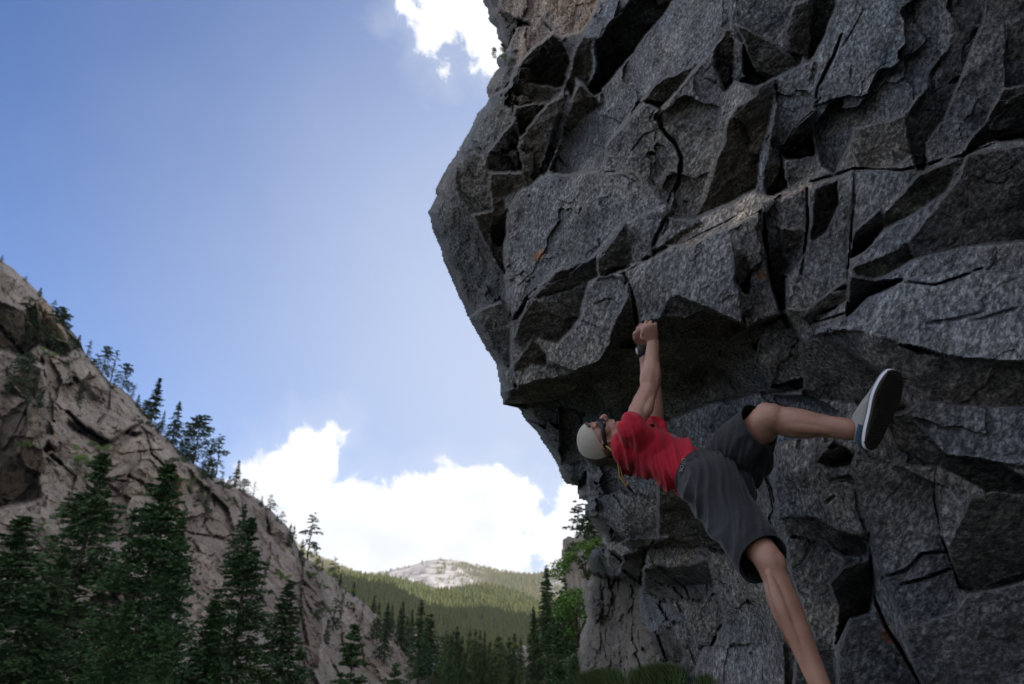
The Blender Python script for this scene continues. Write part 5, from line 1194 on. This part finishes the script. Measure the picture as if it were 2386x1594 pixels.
# ------------------------------------------------------------------ conifers, shrubs, grass
def conifer_mesh(seed, H=1.0, wid=.20, nbr=150, leaf=46, lsize=.020, bare=.10, clump=.5, taper=.85, gap=0.0, lean=0.0):
    """crown of a tree of unit height: drooping boughs carrying needle sprays"""
    r = np.random.default_rng(seed); V = []; n_ = 0
    zs = bare + (1 - bare) * (np.sort(r.random(nbr)) ** 1.0); az = np.arange(nbr) * 2.399 + r.normal(0, .5, nbr)
    allp = []; trunkV = []
    for z, a in zip(zs, az):
        t = (z - bare) / (1 - bare)
        prof = (1 - t) ** taper * (.55 + .45 * min(1, t * 5 + .3))
        if gap and r.random() < gap * (1 - t): continue
        L = wid * (prof + .03) * r.uniform(.55, 1.15) 
        m = max(6, int(leaf * (.35 + .65 * L / wid)))
        s = r.random(m) ** .6
        dirx = np.array([math.cos(a), math.sin(a)])
        up0 = .25 + .5 * t; p = np.zeros((m, 3))
        p[:, :2] = dirx * (s * L)[:, None]; p[:, 2] = z + s * L * up0 - (s ** 2) * L * (.75 - .3 * t)
        sprd = L * .30 * (1 - s * .35) * clump * 2; q = r.normal(0, 1, (m, 3)) * np.array([1, 1, .42])
        p += q * (sprd * .36)[:, None]
        d = np.zeros((m, 3)); d[:, :2] = dirx + r.normal(0, .55, (m, 2)); d[:, 2] = r.normal(.05, .35, m)
        allp.append((p, d, np.full(m, lsize) * r.uniform(.6, 1.35, m)))
    p = np.concatenate([a[0] for a in allp]); d = np.concatenate([a[1] for a in allp]); s = np.concatenate([a[2] for a in allp])
    d /= np.linalg.norm(d, axis=1)[:, None]; side = np.cross(d, r.normal(0, 1, d.shape)); side /= np.linalg.norm(side, axis=1)[:, None] + 1e-9
    s = s[:, None]
    v = np.stack([p - d * s * .5, p + side * s * .34, p + d * s * .8, p - side * s * .34], 1).reshape(-1, 3)
    v[:, 0] += lean * v[:, 2] ** 2
    f = np.arange(len(v)).reshape(-1, 4)
    return mesh_np('crown', v, f)
def trunk_mesh(seed, rad=.012, lean=0.0, stubs=14, wid=.15, bare=.1, H=.96):
    r = np.random.default_rng(seed); parts = []
    zz = np.linspace(-.06, H, 9); ctr = [np.array([lean * z * z + r.normal(0, .002), r.normal(0, .002), z]) for z in zz]
    parts.append(tube_mesh(ctr, [max(.0012, rad * (1 - .93 * z)) for z in zz], np.array([1., 0, 0]), n=8, sub=2))
    for k in range(stubs):
        z = r.uniform(bare, .85); a = r.random() * 6.28; L = wid * (1 - z) * .8
        c = np.array([lean * z * z, 0, z]); e = c + np.array([math.cos(a) * L, math.sin(a) * L, L * .12])
        parts.append(tube_mesh([c, c * .5 + e * .5 + np.array([0, 0, L * .06]), e], [rad * .25, rad * .16, rad * .06], np.array([0, 0, 1.]), n=5, sub=2))
    V, F = combine(parts); return pymesh('trunk', V, F)
KINDS = {}
def kind(name, **k):
    tk = {x: k[x] for x in ('lean', 'bare', 'wid') if x in k}
    mat = k.pop('mat', 'fir'); stubs = k.pop('stubs', 16); tr = k.pop('rad', .012)
    KINDS[name] = (conifer_mesh(**k), trunk_mesh(k['seed'] + 100, rad=tr, stubs=stubs, **tk), mat)
kind('big_a', seed=1, wid=.215, nbr=420, leaf=95, lsize=.0098, bare=.05, clump=.62)
kind('big_b', seed=2, wid=.24, nbr=380, leaf=100, lsize=.0105, bare=.05, clump=.8, gap=.10)
kind('big_c', seed=3, wid=.19, nbr=420, leaf=90, lsize=.0095, bare=.06, clump=.6)
kind('slim', seed=4, wid=.14, nbr=150, leaf=46, lsize=.022, bare=.04, clump=.5)
kind('mid', seed=5, wid=.20, nbr=140, leaf=46, lsize=.024, bare=.05, clump=.55)
kind('mid_b', seed=6, wid=.235, nbr=120, leaf=44, lsize=.026, bare=.10, clump=.6, gap=.2)
kind('open_pine', seed=7, wid=.30, nbr=46, leaf=60, lsize=.030, bare=.16, clump=.55, gap=.35, taper=.55, mat='pine', rad=.016, lean=.05, stubs=26)
kind('open_pine_b', seed=8, wid=.36, nbr=40, leaf=64, lsize=.032, bare=.10, clump=.6, gap=.35, taper=.5, mat='pine', rad=.018, lean=.08, stubs=26)
kind('bushy_pine', seed=9, wid=.44, nbr=70, leaf=64, lsize=.036, bare=.12, clump=.7, gap=.1, taper=.45, mat='pine', rad=.018)
kind('snag', seed=10, wid=.26, nbr=16, leaf=26, lsize=.035, bare=.2, clump=.4, gap=.5, taper=.6, mat='pine', rad=.018, stubs=40)
CATS = {'open_pine': 'pine_tree', 'open_pine_b': 'pine_tree', 'bushy_pine': 'pine_tree', 'snag': 'pine_tree'}
trng = random.Random(11)
STAND = {}
def tree(kd, base, h, label, group=None, cat='tree', widen=1.0, name=None, tilt=0.0, stand=False):
    cr, tk, mat = KINDS[kd]
    if stand:
        if kd not in STAND: STAND[kd] = cr.copy(); STAND[kd].materials.clear(); STAND[kd].materials.append(M['stand'])
        cr = STAND[kd]
    r = empty(name or CATS.get(kd, 'fir_tree'), tuple(base)); r.rotation_euler = (tilt * .3, tilt, trng.random() * 6.28 if not tilt else 0)
    r.scale = (h * widen, h * widen, h)
    tag(r, label, cat, group)
    link('crown', cr, None, r) if cr.materials else link('crown', cr, M[mat], r)
    link('trunk', tk, None, r) if tk.materials else link('trunk', tk, M['bark'], r)
    return r
def tree_px(kd, bx, by, apex, d, label, group=None, **k):
    b = P(bx, by, d); h = height_for(b, apex); return tree(kd, b, h, label, group, **k)
def tree_on(kd, bx, by, apex, label, group=None, **k):
    b = on_cliff(bx, by)
    q = by
    while b is None and q < by + 40: q += 3; b = on_cliff(bx, q)
    if b is None: return None
    return tree(kd, b - np.array([0, 0, .3]), max(.8, height_for(b, apex)), label, group, **k)
vx = lambda ax, ay, by: ax + (ax - CX) / (ay + 2950) * (by - ay)     # foot of an upright trunk whose top shows at (ax, ay)

# the big firs standing before the left cliff
for kd, ax, ay, d, w, lab in [
    ('big_a', 243, 1058, 44, 1.15, 'broad dark fir with a leaning feathery top, before the cliff under its small bright bush'),
    ('big_b', 397, 1078, 40, .95, 'tall dense clumpy fir in front of the pale rock prow on the left'),
    ('big_c', 425, 1205, 50, .85, 'slimmer fir just right of and behind the tall clumpy fir'),
    ('big_a', 588, 1208, 47, 1.0, 'tall symmetrical fir with a fine pointed top at the centre of the left cliff'),
    ('big_c', 674, 1352, 52, 1.15, 'shorter pointed fir at the right end of the row of big firs'),
    ('big_b', 60, 1200, 36, 1.2, 'huge shadowy fir filling the lower left corner'),
    ('big_a', 150, 1290, 38, 1.0, 'dark fir half hidden between the two firs of the lower left corner'),
    ('big_c', -20, 1330, 34, 1.2, 'dark fir cut off by the left edge of the picture'),
    ('big_a', 392, 1475, 30, .8, 'small pale fir in front of the pale boulder, between the big firs'),
    ('big_c', 505, 1390, 43, 1.1, 'fir filling the gap left of the symmetrical fir'),
    ('big_b', 300, 1400, 33, 1.0, 'low wide fir at the foot of the tall clumpy fir'),
    ('mid', 827, 1458, 70, 1.1, 'dark pointed fir standing alone at the foot of the rock ridge'),
    ('mid_b', 700, 1520, 55, 1.0, 'low fir right of the shorter pointed fir'),
    ('mid', 922, 1548, 90, 1.0, 'small fir at the bottom edge right of the lone fir')]:
    by = 1990; b = P(vx(ax, ay, by), by, d)
    tree(kd, b, height_for(b, ay), lab, widen=w * 1.15)
# trees along the skyline of the left cliff and on its ledges
for kd, bx, by, ay, w, lab in [
    ('open_pine', 2, 612, 592, 1., 'tiny tree cut off at the left edge where the cliff meets the sky'),
    ('open_pine_b', 57, 656, 640, 1.2, 'tiny wind-bent pine highest on the cliff skyline'),
    ('open_pine', 122, 722, 696, 1.0, 'small pine on the skyline beside the dark leaning fir'),
    ('bushy_pine', 118, 818, 716, .9, 'dark leaning fir rising from the ledge past the skyline at upper left'),
    ('bushy_pine', 40, 795, 712, 1.2, 'dark shaggy tree in the shadowed cave of the upper cliff'),
    ('bushy_pine', 38, 925, 822, 1.0, 'dark shaggy tree on the ledge below the cave'),
    ('open_pine', 202, 815, 790, 1.0, 'very small pine on the skyline left of the twin-topped pines'),
    ('bushy_pine', 236, 856, 806, .8, 'short dark pine on the skyline leaning right'),
    ('snag', 256, 880, 813, 1.2, 'thin half-bare pine between the short dark pine and the dense one'),
    ('bushy_pine', 284, 905, 846, .9, 'dense round-topped pine on the skyline'),
    ('open_pine', 306, 920, 894, 1.0, 'small pine at the right foot of the dense round-topped pine'),
    ('slim', 352, 960, 878, 1.6, 'pointed fir standing alone on the skyline'),
    ('mid', 374, 988, 955, 1.0, 'small fir in the gap between the two pointed skyline firs'),
    ('mid', 400, 1010, 934, 1.2, 'second pointed fir on the skyline, fuller at the base'),
    ('bushy_pine', 450, 1075, 968, 1.15, 'wide airy pine, broadest tree of the skyline'),
    ('bushy_pine', 432, 1060, 1000, .8, 'lower companion left of the wide airy pine'),
    ('open_pine', 502, 1085, 1010, 1.0, 'slim airy pine right of the wide one'),
    ('mid_b', 480, 1120, 1040, 1.3, 'dark shrubby fir clump under the slim airy pine'),
    ('slim', 548, 1126, 1070, 1.5, 'tiny spire-shaped fir against the cloud'),
    ('snag', 590, 1156, 1120, 1.4, 'half-bare pine leaning on the skyline against the cloud'),
    ('open_pine_b', 630, 1185, 1150, 1.3, 'flat-topped little pine against the cloud'),
    ('mid_b', 672, 1275, 1218, 1.0, 'small broken-topped fir left of the tall layered pine'),
    ('open_pine', 716, 1305, 1194, 1.1, 'tall layered pine standing against the cloud near the middle'),
    ('mid', 700, 1310, 1255, 1.2, 'bushy fir at the foot of the tall layered pine'),
    ('open_pine_b', 776, 1343, 1296, 1.1, 'flat-topped pine on the ridge before the distant hill'),
    ('mid_b', 750, 1330, 1305, 1.0, 'tiny fir between the layered and the flat-topped pine'),
    ('slim', 823, 1385, 1352, 1.5, 'small spire on the lower ridge'),
    ('mid', 870, 1425, 1385, 1.2, 'small dark fir further down the lower ridge'),
    ('mid_b', 180, 942, 885, 1.0, 'dark fir leaning on the ledge in the middle of the upper cliff'),
    ('open_pine', 232, 942, 894, 1.0, 'pine with see-through crown on the same ledge, right of the dark one'),
    ('mid_b', 92, 946, 905, 1.2, 'rounded dark bushlike fir in the gully below the shaggy tree'),
    ('bushy_pine', 12, 1050, 1000, .8, 'small dark tree at the left edge above the black gully'),
    ('mid', 548, 1330, 1172, 1.1, 'grey-green fir on the cliff behind the symmetrical fir'),
    ('mid_b', 462, 1170, 1120, 1.4, 'short wide fir on the ledge right of the prow'),
    ('mid_b', 478, 1195, 1135, 1.1, 'short fir hanging over the rocks right of the prow'),
    ('mid', 440, 1060, 1040, 1.2, 'stub of a fir on the shoulder left of the airy pine'),
    ('open_pine', 775, 1470, 1388, 1.2, 'tall airy pine growing from the face of the lower ridge'),
    ('mid', 760, 1500, 1440, 1.0, 'small fir below the airy pine on the ridge face'),
    ('mid_b', 868, 1490, 1440, 1.1, 'dark fir in the crack of the lower ridge'),
    ('slim', 645, 1215, 1196, 1.5, 'tiny fir on the steep shoulder under the flat-topped little pine')]:
    tree_on(kd, bx, by, ay, lab, group='trees on the left cliff', widen=w)
# bushes on the cliff
def shrub_mesh(seed, n=420, ls=.10, flat=.7):
    r = np.random.default_rng(seed); k = r.normal(0, 1, (9, 3)) * np.array([.32, .32, .22]) + np.array([0, 0, .42])
    c = k[r.integers(0, 9, n)]; d = r.normal(0, 1, (n, 3)); d /= np.linalg.norm(d, axis=1)[:, None]
    p = c + d * (.20 * r.random((n, 1)) ** .4) * np.array([1, 1, flat]); p[:, 2] = np.abs(p[:, 2])
    t = r.normal(0, 1, (n, 3)); t /= np.linalg.norm(t, axis=1)[:, None]; s = np.cross(t, d); s /= np.linalg.norm(s, axis=1)[:, None] + 1e-9
    L = ls * r.uniform(.5, 1.2, (n, 1)); v = np.stack([p - t * L * .5, p + s * L * .3, p + t * L * .5, p - s * L * .3], 1).reshape(-1, 3)
    return mesh_np('foliage', v, np.arange(n * 4).reshape(-1, 4))
SHR = [shrub_mesh(50 + k, 2400, .055) for k in range(3)]
def stem_mesh(seed):
    r = np.random.default_rng(seed); parts = []
    for k in range(6):
        a = r.random() * 6.28; parts.append(tube_mesh([np.zeros(3), np.array([math.cos(a) * .12, math.sin(a) * .12, .3]), np.array([math.cos(a) * .3, math.sin(a) * .3, .55])], [.02, .014, .006], np.array([0, 0, 1.]) + .01, n=5, sub=2))
    V, F = combine(parts); return pymesh('stem', V, F)
STM = stem_mesh(3)
def shrub(b, size, mat, label, group=None, k=0):
    r = empty('shrub', tuple(b)); r.scale = (size,) * 3; r.rotation_euler = (0, 0, trng.random() * 6); tag(r, label, 'shrub', group)
    me = SHR[k % 3]
    if mat != 'pine': me = LIGHT[k % 3]
    link('foliage', me, None, r) if me.materials else link('foliage', me, M[mat], r)
    link('stem', STM, None, r) if STM.materials else link('stem', STM, M['bark'], r); return r
LIGHT = [m_.copy() for m_ in SHR]
for bx, by, sz, mat, lab in [
    (100, 825, 26, 'leaf', 'olive bush under the dark leaning fir'), (78, 945, 20, 'pine', 'dark round bush in the gully of the left cliff'),
    (352, 992, 16, 'pine', 'small round bush on the smooth rock under the lone pointed fir'), (320, 988, 13, 'pine', 'smaller of the two bushes on the smooth rock'),
    (215, 845, 15, 'pine', 'low bush on the rock left of the twin-topped pines'), (184, 830, 9, 'leaf', 'tiny bush left of the low bush on the upper cliff'),
    (226, 1045, 24, 'leaf', 'pale green bush in the crack of the overlapping slabs'), (182, 1085, 34, 'leaf', 'bright yellow-green bush above the broad dark fir'),
    (400, 1020, 18, 'pine', 'bush on the shoulder by the stub of a fir'), (440, 1140, 22, 'leaf', 'light bush at the top of the prow'),
    (400, 1078, 26, 'pine', 'dark bush on the notch above the prow'), (520, 1135, 20, 'pine', 'bush under the tiny spire-shaped fir'),
    (60, 1040, 16, 'leaf', 'faint green patch of bush by the black gully'), (655, 1345, 20, 'leaf', 'green tuft on the ridge behind the shorter pointed fir'),
    (740, 1440, 26, 'pine', 'bush on the lower ridge beside the airy pine'), (520, 1175, 20, 'leaf', 'green tuft right of the short wide fir'),
    (805, 1378, 18, 'leaf', 'light green bush on the ridge crest before the dark hill'), (720, 1345, 18, 'leaf', 'olive bush under the tall layered pine')]:
    b = on_cliff(bx, by + sz * .3)
    if b is not None:
        dpt = (b - CAM) @ FWD; shrub(b, sz * dpt / FPX * 1.5, mat, lab, 'bushes on the left cliff', k=bx)
for k_, x_ in enumerate([90, 145, 178, 262, 318, 336, 366, 388, 418, 470, 492, 515, 532, 566, 608, 655, 682, 738, 792, 845]):
    y_ = float(np.interp(x_, csx, csy)); tree_on(['mid_b', 'bushy_pine', 'mid', 'open_pine'][k_ % 4], x_, y_ + 14, y_ - 10 - (k_ * 7 % 19), 'low scrubby tree on the cliff skyline, ' + ('upper stretch' if x_ < 300 else 'stretch among the pointed firs and airy pines' if x_ < 520 else 'lower stretch against the cloud' if x_ < 700 else 'on the far ridge'), 'trees on the left cliff', widen=1.3)
sr_ = random.Random(21); sc_ = 0
while sc_ < 46:
    bx, by = sr_.uniform(0, 1000), sr_.uniform(680, 1590)
    if by < np.interp(bx, csx, csy) + 12: continue
    b = on_cliff(bx, by)
    if b is None: continue
    dpt = (b - CAM) @ FWD; sc_ += 1
    shrub(b - np.array([0, 0, .2]), sr_.uniform(7, 17) * dpt / FPX * 1.3, sr_.choice(['pine', 'pine', 'leaf']), 'small bush rooted in a crack of the left cliff, ' + ('high up' if by < 1000 else 'halfway down' if by < 1300 else 'low down') + (' at the left' if bx < 250 else ' in the middle' if bx < 600 else ' on the right-hand ridge'), 'small bushes scattered over the left cliff', k=sc_)
# the stand of firs in the gap of the valley
fr_ = random.Random(4); cnt = 0
rows = [(880, 1000, 1400, 1450, 8, 230), (935, 1215, 1450, 1500, 22, 260), (1040, 1215, 1480, 1535, 20, 240), (1000, 1215, 1520, 1575, 24, 215)]
for ri_, (x0, x1, y0, y1, n, d) in enumerate(rows):
    for k in range(n):
        ax = x0 + (x1 - x0) * (k + fr_.uniform(.1, .9)) / n; t = (ax - x0) / (x1 - x0); ay = y0 + (y1 - y0) * (.35 * t + .65 * fr_.random()); hpx = fr_.uniform(60, 125) * (1 + .2 * (d < 230))
        lab_ = 'fir of the valley stand, ' + ['on the ridge crest', 'back row under the hills', 'middle row', 'front row'][ri_] + ', ' + ('left end' if t < .34 else 'middle' if t < .67 else 'right end')
        kd = fr_.choice(['mid', 'mid', 'slim', 'mid_b', 'mid_b', 'bushy_pine']); by = ay + hpx
        tree_px(kd, vx(ax, ay, by), by, ay, d + fr_.uniform(-18, 18), lab_, 'firs of the stand in the valley gap', stand=True, widen=fr_.uniform(.9, 1.3) * (.55 if kd == 'bushy_pine' else 1))
for kd, ax, ay, d, hpx, w, lab in [('mid', 982, 1398, 120, 190, 1.1, 'tallest dark fir rising left in the stand of the valley gap'), ('mid_b', 1005, 1432, 118, 150, 1.1, 'fir leaning against the tallest one of the stand'),
    ('mid', 1052, 1478, 105, 150, 1.0, 'dark pointed fir in front of the pale outcrop'), ('slim', 940, 1402, 200, 100, 1.3, 'slim fir left of the tallest one of the stand'),
    ('mid', 905, 1405, 190, 80, 1.2, 'fir on the ridge crest left of the slim one')]:
    by = ay + hpx; tree_px(kd, vx(ax, ay, by), by, ay, d, lab, 'firs of the stand in the valley gap', widen=w)
# firs and bushes at the right side of the gap, against the overhang
for kd, ax, ay, d, by, w, lab in [
    ('big_c', 1273, 1318, 46, 1760, .85, 'tall fir with a bent top at the right side of the gap'), ('mid', 1308, 1378, 44, 1740, .8, 'fir just right of the one with the bent top'),
    ('big_c', 1243, 1415, 40, 1760, .75, 'slender pointed fir at the left edge of the right-hand group'), ('mid', 1338, 1330, 40, 1700, 1.1, 'dark fir leaning out under the outcrop'),
    ('mid', 1322, 1282, 43, 1500, 1.2, 'dark fir standing before the pale pillar of the outcrop'), ('mid_b', 1375, 1180, 30, 1330, 1.2, 'shadowy fir top directly against the edge of the overhang'), ('big_c', 1325, 1400, 38, 1760, 1.0, 'full dark fir between the bushes and the bent-topped fir'),
    ('mid_b', 1300, 1470, 36, 1740, 1.0, 'low dark fir at the foot of the right-hand group'), ('mid', 1345, 1250, 42, 1420, 1.2, 'fir on the ledge of the far outcrop'),
    ('open_pine', 1352, 1168, 40, 1330, 1.3, 'ragged pine showing against the cloud beside the overhang'), ('bushy_pine', 1366, 1205, 38, 1340, .9, 'dense dark pine under the ragged one'),
    ('mid_b', 1385, 1240, 36, 1400, 1.0, 'dark fir tucked behind the edge of the overhang'), ('mid', 1335, 1430, 30, 1700, .8, 'dark fir behind the bright bush of the gap')]:
    tree_px(kd, vx(ax, ay, by), by, ay, d, lab, 'trees right of the gap', widen=w)
for bx, by, d, sz, mat, lab, k in [(1388, 1305, 21, 44, 'leaf', 'bright green bush hanging at the edge of the overhang', 0), (1368, 1350, 30, 56, 'leaf', 'yellow-green bush under the dense dark pine', 1),
    (1345, 1500, 25, 95, 'leaf', 'large bright bush in front of the firs of the gap', 2), (1352, 1440, 27, 60, 'leaf', 'upper part-shaded bush over the large bright one', 0), (1385, 1590, 16, 60, 'pine', 'dark bush at the foot of the far rock wall', 1)]:
    b = P(bx, by, d); shrub(b, sz * d / FPX * 1.7, mat, lab, 'bushes right of the gap', k=k)
b = P(1170, 135, 7.9); shrub(b, .16, 'leaf', 'small twiggy plant on top of the perched blocks', k=1)
# grass on the ledge at the foot of the rock
def grass(cx_, cy_, wx_, wy_, n, L, dfun, label):
    r = np.random.default_rng(int(cx_)); V = []; pts = []
    px_ = cx_ + r.normal(0, .5, n) * wx_; py_ = cy_ + np.abs(r.normal(0, .7, n)) * wy_
    b = P(px_, py_, dfun(px_, py_))
    d = np.stack([r.normal(0, .35, n), r.normal(0, .35, n), np.ones(n)], -1); s = np.stack([r.normal(0, 1, n), r.normal(0, 1, n), np.zeros(n)], -1); s /= np.linalg.norm(s, axis=1)[:, None]
    h = L * r.uniform(.5, 1.3, (n, 1)); v = np.stack([b - s * L * .05, b + s * L * .05, b + d * h], 1).reshape(-1, 3)
    o = link('grass', mesh_np('grass', v, np.arange(n * 3).reshape(-1, 3)), M['grass']); tag(o, label, 'grass', kind='stuff')
def near(px, py): return base_depth(px, py) - .15 - .35 * rng.random(np.shape(px))
grass(1530, 1578, 50, 24, 6000, .10, near, 'green grass on the ledge at the foot of the rock')
grass(1640, 1588, 22, 8, 500, .05, near, 'grass tuft in the crack right of the ledge')
grass(1395, 1590, 40, 14, 5000, .16, lambda a, b: base_depth(a, b) - .3, 'grass at the foot of the far rock wall')

# the air of the valley: far slopes fade a little
hz = bpy.data.meshes.new('haze'); bm = bmesh.new(); bmesh.ops.create_cube(bm, size=1)
for v in bm.verts: v.co = (v.co.x * 13400, v.co.y * 13400, 320 + v.co.z * 960)
bm.to_mesh(hz); bm.free()
hm = bpy.data.materials.new('valley_air'); hm.use_nodes = True; hn = hm.node_tree; hn.nodes.remove(hn.nodes['Principled BSDF'])
pv = hn.nodes.new('ShaderNodeVolumePrincipled'); pv.inputs['Color'].default_value = (.80, .88, 1, 1); pv.inputs['Density'].default_value = 4.2e-5; pv.inputs['Anisotropy'].default_value = .3
hn.links.new(pv.outputs[0], hn.nodes['Material Output'].inputs['Volume'])
ho = link('haze', hz, hm); ho['kind'] = 'stuff'
